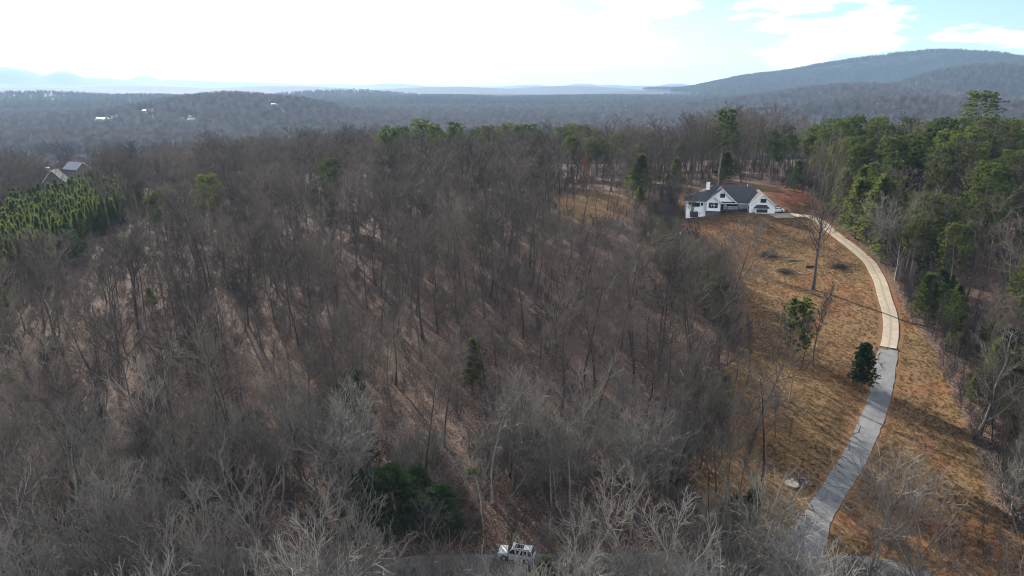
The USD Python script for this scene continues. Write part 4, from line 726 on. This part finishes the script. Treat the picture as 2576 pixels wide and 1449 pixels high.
EV = [(YOUNG[0], 9, (1602, 492), (1606, 393), 1.5, 'broad bright green young pine left of the house beside the clearing'), (YOUNG[1], 9, (1612, 516), (1618, 470), 1.3, 'small yellow green pine just below the broad young pine by the clearing'),
 (DARKS[0], 12, (1998, 482), (2012, 408), 1.15, 'dark layered conifer at the wood edge above the bank right of the house'), (YOUNG[2], 9, (2150, 600), (2150, 455), 1.15, 'tall bushy green pine right of the driveway, leftmost of the pine clump'),
 (YOUNG[3], 9, (2195, 625), (2200, 450), 1.1, 'tall bushy green pine in the middle of the pine clump right of the driveway'), (YOUNG[0], 9, (2228, 612), (2232, 462), 1.0, 'tall bushy green pine at the right of the pine clump right of the driveway'),
 (YOUNG[1], 9, (2120, 560), (2118, 430), 1.1, 'bushy green pine at the back of the pine clump right of the driveway'), (DARKS[1], 12, (2345, 790), (2352, 672), 1.25, 'dark green pine in the wood right of the driveway beyond the pale gnarled tree'),
 (YOUNG[2], 9, (2400, 792), (2402, 716), 1.3, 'low dark green pine beside the bare trunks right of the concrete drive'), (DARKS[2], 12, (2535, 965), (2532, 815), 1.3, 'large dark green pine at the right edge beyond the asphalt driveway'), (YOUNG[3], 9, (2570, 1000), (2572, 842), 1.3, 'dark green pine cut by the right edge of the picture'),
 (YOUNG[0], 9, (2443, 1008), (2448, 945), 1.2, 'small pale green cedar at the wood edge right of the asphalt driveway'), (YOUNG[1], 9, (2508, 472), (2506, 397), 1.7, 'round bright green pine at the upper right behind the bare trees'), (YOUNG[2], 9, (2352, 655), (2356, 596), 1.4, 'yellow green young pine among bare trunks right of the driveway bend'),
 (YOUNG[3], 9, (2525, 1052), (2528, 1002), 1.1, 'small yellow green pine on the grass at the right edge'), (DARKS[0], 12, (898, 1160), (886, 922), .85, 'dark green hemlock with a long trunk in the middle of the leafy slope'), (DARKS[1], 12, (1000, 1330), (1000, 1165), 2.2, 'large dark evergreen at the roadside at the bottom left of the suv'),
 (DARKS[2], 12, (930, 1310), (925, 1175), 2.1, 'dark evergreen beside the large dark evergreen at the roadside'), (DARKS[0], 12, (1085, 1330), (1090, 1210), 2.2, 'low dark evergreen right of the large dark evergreen at the roadside'), (YOUNG[1], 9, (1366, 1500), (1362, 1386), 1.7, 'bushy green young pine in front of the rear of the parked suv'),
 (YOUNG[0], 9, (1880, 1345), (1885, 1215), 1.1, 'dark green young pine on the lower lawn corner left of the driveway mouth'), (YOUNG[2], 9, (1845, 1370), (1842, 1240), 1.1, 'dark green young pine at the left of the lower lawn corner'), (SLIM[0], 13, (1190, 985), (1192, 845), 1.0, None), (YOUNG[2], 9, (384, 775), (382, 722), 1.3, 'small dark green pine on the sunlit leafy slope at the left'),
 (PINES[1], 22, (538, 610), (536, 446), 1.0, 'green pine with a leaning double crown above the bare trees left of centre'), (PINES[2], 22, (418, 650), (416, 490), .9, 'yellow green pine above the bare trees at the left'), (PINES[0], 22, (836, 560), (838, 400), 1.0, 'green pine above the bare trees at the centre of the ridge'), (YOUNG[0], 9, (1210, 640), (1210, 535), 1.0, 'small green pine among bare crowns left of the clearing'),
 (YOUNG[3], 9, (1188, 985), (1190, 850), .9, 'thin light green pine among bare trees in the middle of the wood'), (DARKS[2], 12, (1255, 1010), (1250, 940), .8, 'small green holly under the bare trees in the middle of the wood')]
EV += [(DARKS[1], 12, (1130, 1345), (1128, 1240), 2.0, 'dark evergreen bush at the right end of the dark roadside evergreens'), (DARKS[2], 12, (1040, 1290), (1040, 1170), 2.0, 'dark evergreen standing behind the roadside evergreens'), (YOUNG[1], 9, (1808, 1060), (1812, 935), 1.0, 'thin grey green pine among the bare trees on the shady lower lawn'), (YOUNG[0], 9, (1795, 730), (1798, 640), 1.3, 'green pine in the brush at the left edge of the lawn below the house'), (YOUNG[3], 9, (1700, 700), (1702, 620), 1.3, 'grey green pine deep in the brush left of the lawn'), (YOUNG[2], 9, (1745, 1010), (1748, 900), .9, 'thin green pine at the left border of the shady lower lawn'), (DARKS[0], 12, (185, 660), (180, 560), 1.5, 'dark green pine in front of the young pine stand at the left'), (YOUNG[1], 9, (5, 800), (4, 700), 1.5, 'green pine cut by the left edge of the picture'),(YOUNG[1], 9, (2335, 812), (2342, 690), 1.3, 'mid green pine at the wood edge right of the concrete drive'), (YOUNG[3], 9, (2412, 890), (2416, 792), 1.3, 'mid green pine at the wood edge beyond the end of the concrete'), (YOUNG[0], 9, (2500, 985), (2508, 850), 1.2, 'tall mid green pine left of the right picture edge'), (YOUNG[2], 9, (2545, 1120), (2550, 1040), 1.2, 'small mid green pine low at the right edge'), (YOUNG[2], 9, (2075, 520), (2080, 440), 1.5, 'bushy green pine at the left end of the pine clump above the drive'), (YOUNG[0], 9, (2170, 560), (2172, 425), 1.5, 'tall green pine rising behind the pine clump right of the driveway'), (YOUNG[3], 9, (2255, 560), (2258, 450), 1.4, 'green pine at the far right back of the pine clump'),
 (YOUNG[1], 9, (2215, 660), (2212, 560), 1.3, 'low green pine at the front of the pine clump beside the drive bend'), (YOUNG[0], 9, (2375, 760), (2380, 690), 1.6, 'broad yellow green pine behind the dark pine right of the drive'), (DARKS[0], 12, (2318, 720), (2322, 640), 1.3, 'dark green pine just right of the pale gnarled tree'), (YOUNG[2], 9, (2500, 900), (2505, 800), 1.6, 'broad green pine left of the large dark pine at the right edge'),
 (YOUNG[1], 9, (2440, 610), (2445, 540), 1.5, 'green pine among bare trees at the right, below the round pine'), (YOUNG[3], 9, (2330, 540), (2335, 460), 1.5, 'green pine at the wood edge right of the pine clump'), (DARKS[1], 12, (2395, 520), (2400, 430), 1.3, 'dark pine among bare trees above the driveway wood'), (YOUNG[0], 9, (2290, 470), (2292, 390), 1.5, 'green pine in front of the tall pines right of the house'),
 (YOUNG[2], 9, (1700, 470), (1702, 400), 1.3, 'dark green pine just behind the left end of the house roof'), (YOUNG[1], 9, (1815, 462), (1818, 385), 1.4, 'dark green pine behind the house chimney and ridge')]
for src, h0, ba, to, wd, lb in EV:
    if lb: stand(src, h0, 'evergreen_tree', lb, 'evergreen', ba, to, wid=wd * (1.3 if src in YOUNG else 1.1))
for i, (bx_, by_, ty_) in enumerate([(1722,1270,1010),(1760,1180,960),(1700,1120,900),(1790,1060,850),(1815,1150,930),(1840,1010,840),(1860,1250,1060),(1780,1300,1090),(1745,1030,840),(1880,960,800),(1830,920,760),(1690,1210,960),(1950,1100,985),(1800,1240,1040)]):
    stand(NEAR[i % 7] if i % 3 else SLIM[i % 3], 20 if i % 3 else 13, 'bare_tree', 'bare tree standing on the striped shady grass at the lower left of the lawn', 'bare tree', (bx_, by_), (bx_ + 12, ty_), 'bare trees on the shady lower lawn', wid=.8)
for i, (bx_, by_, ty_) in enumerate([(1408,545,450),(1440,560,455),(1470,540,440),(1500,552,470),(1528,530,420),(1552,520,425),(1575,545,470),(1425,520,440),(1590,500,400),(1540,556,490)]):
    stand(NEAR[i % 7], 20, 'bare_tree', 'small grey bare tree standing in the tan clearing left of the house', 'bare tree', (bx_, by_), (bx_ + 6, ty_), 'bare trees in the tan clearing')
# edge brush: short saplings at the left border of the lawn, right border of the drive
edge = [(1690,640),(1720,660),(1745,690),(1770,715),(1800,740),(1660,610),(1640,585),(1790,780),(1815,810),(1760,760),(1730,720),(1700,690),(1670,660)]
T, C, tips = bare(72, 6.5, .08, 1.9, 12, 5, 4, 0, r0=.05, fork=3, tw=.009); pick = rr0.integers(0, len(tips), 420); b = MB(); b.add(*blades(rr0, tips[pick], rr0.normal(0, 1, (420, 3)) + [0, 0, .5], 3, .28, .10))
gs = proto('green_sapling', [('stem', T, 'bark'), ('twigs', C, 'twig'), ('leaves', b.get(), 'sapling_leaf')])
for i, (px, py) in enumerate(edge):
    for dx, dy in ((0, 0), (19, 14), (-14, 20)):
        p = hit(px + dx, py + dy); place(gs, 'sapling', 'thin green leaved sapling in the brush along the left edge of the lawn', 'sapling', p, i * 1.7 + dx, .75 + .07 * ((i * 3 + dx) % 7), 'saplings along the left edge of the lawn')
for i, (px, py) in enumerate([(2290,760),(2310,800),(2345,845),(2385,880),(2400,930),(2425,900),(2360,800),(2470,1050),(2495,1110),(2510,1180),(2540,1240),(2480,960),(2440,850),(2550,1150),(2560,1080),(2265,730),(2240,690)]):
    for dx, dy in ((0, 0), (24, 18), (32, -14)):
        p = hit(px + dx, py + dy); place(SLIM[(i + dx) % 3], 'brush_tree', 'thin grey brush tree in the thicket along the right side of the driveway lawn', 'bare tree', p, i * 1.3 + dx, .38 + .06 * ((i * 5 + dx) % 6), 'thicket right of the driveway lawn')
# pale evergreen shrubs under the wood at the lower left
for i, (px, py, s) in enumerate([(128,880,1.0),(150,975,.9),(110,905,.8),(385,1110,1.3),(400,1150,1.0),(430,1195,1.2),(640,1085,1.2),(665,1120,1.0),(815,1030,1.0),(560,1060,.9),(60,1010,.9),(30,960,.9),(480,1080,.9),(700,1190,1.0),(345,1170,1.0),(240,1060,.8),(520,1180,1.1),(590,1210,1.0),(760,1110,.9),(20,1100,1.1)]):
    place(LAUREL[i % 3], 'evergreen_shrub', 'pale silvery green shrub under the bare trees at the lower left', 'shrub', hit(px, py), i * 2.1, s, 'pale evergreen shrubs at the lower left')
# young pine stand at the left
q2 = jitter_grid(-330, -60, 150, 420, 2.6, 61); q2 = q2[PINEPATCH.contains_points(q2)]; q2 = q2[np.argsort(np.hypot(*q2.T))]; g2 = np.random.default_rng(62); s2 = g2.uniform(.55, 1.2, len(q2)); w2 = g2.uniform(.52, .85, len(q2)); ro2 = g2.uniform(0, 6.28, len(q2))
for i, (x, y) in enumerate(q2[:290]): place(YOUNG[i % 4], 'young_pine', 'bushy yellow green young pine in the dense pine stand at the left edge', 'pine tree', (x, y, gz(x, y)), ro2[i], s2[i] * 1.2 * np.array([w2[i], w2[i], 1.0]), 'young pines of the stand at the left edge')
if len(q2) > 290: scatter('young_pine_stand', 'far rows of the dense young pine stand at the left edge', 'pine stand', YOUNGJ, np.c_[q2[290:], ground(*q2[290:].T)], np.arange(len(q2) - 290) % 2, ro2[290:], 1.2 * np.stack([s2 * w2, s2 * w2, s2], 1)[290:])
q5 = jitter_grid(-330, -60, 150, 420, 2.5, 66); q5 = q5[PINEPATCH.contains_points(q5)]; g9 = np.random.default_rng(67); s5 = g9.uniform(.28, .62, len(q5)); scatter('pine_stand_undergrowth', 'low green pine regrowth filling the gaps of the young pine stand', 'undergrowth', YOUNGJ, np.c_[q5, ground(*q5.T)], np.arange(len(q5)) % 2, g9.uniform(0, 6.28, len(q5)), np.stack([s5 * 1.7, s5 * 1.7, s5], 1))
g7 = np.random.default_rng(64)
for i, px in enumerate(range(20, 262, 11)):
    d = 340 + 38 * min(1, max(0, (px - 100) / 120)) + g7.uniform(0, 14); r_ = ray(px, 480); a = math.atan2(r_[0], r_[1]); x, y = math.sin(a) * d, math.cos(a) * d; s = g7.uniform(1.15, 1.6)
    place(YOUNG[i % 4], 'young_pine', 'tall young pine in the back row of the pine stand hiding the gabled house', 'pine tree', (x, y, gz(x, y)), g7.uniform(0, 6.28), (s * .8, s * .8, s), 'back row of the young pine stand')
# pines along the ridge behind the clearing and house
ridge = [(985,318,.9),(1010,322,.8),(1062,306,1.3),(1098,318,.8),(1150,312,1.0),(1190,320,.7),(1226,318,.9),(1272,314,1.0),(1300,318,.9),(1325,316,1.3),(1362,326,.8),(1412,322,1.0),(1440,316,1.1),(1475,318,1.1),(1505,326,.9),(1550,330,1.0),(1590,345,.9),(1640,330,1.0),(1690,345,.9),(1745,330,.9),(1790,345,.8),(1850,318,1.0),(1905,322,1.1),(1950,330,.9),(1985,318,1.0),(2042,310,1.0),(2098,300,1.2),(2130,318,1.2),(2165,330,1.0),(2205,300,1.0),(2250,310,1.0),(2300,300,1.0),(2340,330,1.1),(2385,300,1.1),(2420,330,1.0),(2475,288,.9),(2520,300,1.0),(2560,310,1.0)]
ridge += [(px + 17, py + 14 + (i * 11) % 16, w * .95) for i, (px, py, w) in enumerate(ridge) if px > 1380]
for i, (px, py, w) in enumerate(ridge):
    d = 285 + 45 * ((i * 7) % 5) / 4; r_ = ray(px, py); hh = math.hypot(r_[0], r_[1]); x, y = r_[0] / hh * d, r_[1] / hh * d; zt = CAMZ + d * r_[2] / hh; zb = gz(x, y); s = max(.6, (zt - zb) / 22.0)
    place(PINES[i % 5], 'ridge_pine', 'tall dark crowned pine in the row on the ridge behind clearing and house', 'pine tree', (x, y, zb), i * 1.9, (s * w * 1.15, s * w * 1.15, s), 'pines along the ridge')
# pale trees along the road at the bottom
q3 = jitter_grid(-82, 84, 50, 98, 5.9, 77); q3 = q3[in_fan(q3, .10) & (_wt.query(q3)[0] > 3.6)]; g3 = np.random.default_rng(78); rot3 = g3.uniform(0, 6.28, len(q3))
for i, (x, y) in enumerate(q3):
    z = gz(x, y); s = g3.uniform(.55, 1.08)
    if LAWN.contains_points(np.array([[x, y]]))[0] and y > 74: continue
    for _ in range(5):
        px, py, _d = project(np.array([[x, y, z + 14 * s], [x, y, z + 8 * s]]))
        if (abs(px - 1300) < 75).any() and py[0] < 1420 and y < 84: s *= .7
        if (1940 < px[0] < 2160) and py[0] < 1330: s *= .8
    if ((px > 870) & (px < 1150)).any() and y > 66 and (py < 1400).any(): s *= .55
    if s < .3: continue
    lb, gr = ('pale bare tree with spreading limbs along the road at the bottom left', 'pale bare trees along the road at the bottom left') if x < -18 else ('pale bare tree with spreading limbs beside the road near the suv', 'pale bare trees by the suv') if x < 26 else ('pale bare tree with spreading limbs around the driveway mouth at the bottom right', 'pale bare trees at the driveway mouth')
    place(OPEN[i % 5], 'pale_bare_tree', lb, 'bare tree', (x, y, z), rot3[i], s, gr)

eb = jitter_grid(0, 160, 70, 250, 2.3, 83); eb = eb[in_fan(eb) & ~LAWN.contains_points(eb) & (_wt.query(eb)[0] > 3.5)]; sh = np.zeros(len(eb), bool)
for k in range(8): sh |= LAWN.contains_points(eb + 6.5 * np.array([math.cos(k * .785), math.sin(k * .785)]))
eb = eb[sh & (eb[:, 0] > 30)]; g8 = np.random.default_rng(84)
scatter('edge_brush', 'low grey brush along the edges of the lawn', 'undergrowth', SAPL, np.c_[eb, ground(*eb.T)], np.arange(len(eb)) % 3, g8.uniform(0, 6.28, len(eb)), g8.uniform(.2, .75, len(eb)))
b3 = jitter_grid(-85, 90, 48, 100, 1.9, 81); d3 = _wt.query(b3)[0]; b3 = b3[in_fan(b3, .1) & (d3 > 2.3) & ~(LAWN.contains_points(b3) & (b3[:, 1] > 80))]; g4 = np.random.default_rng(82)
bx3, by3, _ = project(np.c_[b3, ground(*b3.T) + 1.5]); b3 = b3[~((np.abs(bx3 - 1300) < 52) & (by3 > 1400) & (by3 < 1470)) & (g4.uniform(0, 1, len(b3)) < .5)]
scatter('roadside_brush', 'tangled grey brush and saplings on both verges of the road', 'undergrowth', SAPL, np.c_[b3, ground(*b3.T)], np.arange(len(b3)) % 3, g4.uniform(0, 6.28, len(b3)), g4.uniform(.22, .62, len(b3)))
# ------------------------------------------------------------------ things on the lawn
plain('stone_pale', (.36, .32, .24), .9, noise=3.0); plain('stone_dark', (.09, .08, .075), .9, noise=4.0); plain('stone_grey', (.22, .20, .19), .9, noise=4.0, amount=.35); plain('stone_pink', (.34, .26, .23), .9, noise=4.0, amount=.3); plain('wood_cut', (.40, .30, .20), .8); plain('utility_white', (.6, .62, .58), .6)
w = hit(1992, 1218); w[2] = gz(w[0], w[1]); wl = thing('well_cover', 'round pale stone slab with a short post on the lawn left of the driveway', 'well cover', w); c1 = trimesh.creation.cylinder(1.0, .16, sections=40); c1.apply_translation((0, 0, .10)); obj('slab', c1, 'stone_pale', P(wl)); c2 = trimesh.creation.cylinder(1.06, .12, sections=40); c2.apply_translation((0, 0, .0)); obj('base_ring', c2, 'stone_grey', P(wl))
c3 = trimesh.creation.cylinder(.11, .55, sections=14); c3.apply_translation((0, .1, .45)); obj('post', c3, 'stone_pale', P(wl)); c4 = trimesh.creation.cylinder(.2, .12, sections=14); c4.apply_translation((0, .1, .76)); obj('post_cap', c4, 'stone_pale', P(wl))
s0 = hit(2021, 1212); s0[2] = gz(s0[0], s0[1]); sp_ = thing('stone_pile', 'heap of loose grey and pinkish stones beside the round stone slab', 'stone pile', s0); g5 = np.random.default_rng(90)
for k in range(60):
    a, r_ = g5.uniform(0, 6.28), abs(g5.normal(0, .5)); m = trimesh.creation.icosphere(1, g5.uniform(.08, .17)); m.vertices *= g5.uniform(.7, 1.2, 3); m.vertices += g5.normal(0, .02, m.vertices.shape); m.apply_translation((r_ * math.cos(a) * 1.25, r_ * math.sin(a), .08 + max(0, .55 - r_ * .5) * g5.uniform(.2, 1.1))); obj('stone', m, ('stone_grey', 'stone_pink', 'stone_dark')[k % 3], P(sp_))
def brush_pile(px, py, n, ln, label, logs=()):
    b = hit(px, py); b[2] = gz(b[0], b[1]); t = thing('brush_pile', label, 'brush pile', b); g = np.random.default_rng(int(px + py)); c = np.c_[g.normal(0, ln * .35, n), g.normal(0, ln * .25, n), g.uniform(.05, .8, n)]; d = unit(g.normal(0, 1, (n, 3)) * [1, 1, .5]); l = ln * g.uniform(.3, .8, (n, 1)); m = c - d * l / 2; m[:, 2] = np.maximum(m[:, 2], .03)
    obj('branches', spikes(m, c + d * l / 2, g.uniform(.015, .05, n)), 'bark', P(t))
    for (x0, y0, x1, y1, r_) in logs:
        z0, z1 = gz(b[0] + x0, b[1] + y0) - b[2] + r_, gz(b[0] + x1, b[1] + y1) - b[2] + r_; p = np.array([[[x0, y0, z0], [(x0 + x1) / 2, (y0 + y1) / 2 + .12, (z0 + z1) / 2], [x1, y1, z1]]]); v, f = tube(p, np.array([[r_ * .6, r_ * .85, r_]]), 8); obj('stem', (v, f), 'bark_pale', P(t)); e = trimesh.creation.icosphere(1, r_ * 1.02); e.vertices *= [.3, 1, 1]; e.apply_translation((x1, y1, z1)); obj('cut_end', e, 'wood_cut', P(t))
    return t
brush_pile(1930, 644, 300, 3.6, 'grey pile of cut branches with a long thin stem below the house', [(0.5, 0, 5.0, -1.6, .10)])
brush_pile(1972, 685, 220, 3.2, 'small brush pile with a cut pale stem left of the tall lawn tree', [(.6, 0, 3.8, -2.8, .12)])
brush_pile(2110, 672, 260, 3.6, 'brown brush pile right of the tall lawn tree near the drive', [(-2.2, -.2, .4, 0, .13), (-.5, .2, 2, -.4, .1)])
lg = hit(2003, 657); lg[2] = gz(lg[0], lg[1]); t = thing('log', 'two pale cut logs lying side by side on the upper lawn', 'logs', lg)
for dx, dy, r_ in ((0, 0, .16), (-.7, .45, .11)): v, f = tube(np.array([[[-2 + dx, .5 + dy, r_], [0 + dx, .1 + dy, r_], [2 + dx, -.3 + dy, r_]]]), np.array([[r_ * .8, r_ * .9, r_]]), 9); obj('trunk', (v, f), 'bark_pale', P(t)); e = trimesh.creation.icosphere(1, r_); e.vertices *= [.3, 1, 1]; e.apply_translation((2 + dx, -.3 + dy, r_)); obj('cut_end', e, 'wood_cut', P(t))
st = hit(2037, 672); st[2] = gz(st[0], st[1]); t = thing('fallen_stem', 'short dark fallen log with a pale cut end left of the tall trunk', 'log', st); v, f = tube(np.array([[[-1.2, 0, .22], [0, 0, .22], [1.3, 0, .2]]]), np.array([[.24, .22, .2]]), 9); obj('trunk', (v, f), 'bark', P(t)); e = trimesh.creation.icosphere(1, .24); e.vertices *= [.25, 1, 1]; e.apply_translation((-1.2, 0, .22)); obj('cut_end', e, 'wood_cut', P(t))
ub = hit(1706, 597); ub[2] = gz(ub[0], ub[1]); t = thing('utility_box', 'small white box on legs in the brush below the left of the house', 'utility box', ub); obj('box', MB().b(-.6, .6, -.35, .35, .7, 1.3).get(), 'utility_white', P(t)); obj('lid', MB().b(-.68, .68, -.42, .42, 1.3, 1.38).get(), 'utility_white', P(t))
for x in (-.5, .5): obj('leg', MB().b(x - .05, x + .05, -.05, .05, -.1, .7).get(), 'utility_white', P(t))
# mistletoe in two crowns
for px, py, lift, lb in ((1190, 1330, 9.0, 'yellow green ball of mistletoe hanging in a pale crown by the road'), (1640, 700, 9.0, 'small yellow green ball of mistletoe in a bare crown below the clearing')):
    b = hit(px, py); z = gz(b[0], b[1]); n_ = 260 if lift else 0; q_ = unit(rr0.normal(0, 1, (n_, 3))) * rr0.uniform(.3, 1, (n_, 1)) * .75; m = blades(rr0, q_, unit(q_), 3, .28, .10); x = thing('mistletoe', lb, 'mistletoe', (b[0], b[1], z + lift)); obj('leaves', m, 'needles_young', P(x)); obj('stem', tube(np.array([[[0, 0, -.7], [0, 0, 0], [.1, 0, .5]]]), np.array([[.04, .03, .02]]), 5), 'bark', P(x))
# grass tufts of the lawn
T3 = []
for k in range(3):
    g = np.random.default_rng(300 + k); c = np.c_[g.normal(0, .22, (26, 2)), np.zeros(26)]; T3.append((blades(g, c, np.tile([0, 0, 1.0], (26, 1)), 2, .30, .05, 0, .5), 'dry_grass'))
g6 = np.random.default_rng(95); lo, hi_ = LAWN.p.min(0), LAWN.p.max(0); t6 = g6.uniform(lo, hi_, (150000, 2)); dens = meshkit.fbm(np.c_[t6, 0 * t6[:, 0]] / 2.2, 4, 14); t6 = t6[LAWN.contains_points(t6) & (g6.uniform(.0, 1.0, len(t6)) < dens) & (np.hypot(*t6.T) < 240)]; t6 = t6[_wt.query(t6)[0] > 2.3][:26000]
scatter('dry_grass', 'tufts of dry tan grass over the lawn', 'grass', T3, np.c_[t6, ground(*t6.T)], np.arange(len(t6)) % 3, g6.uniform(0, 6.28, len(t6)), g6.uniform(.25, .62, len(t6)))
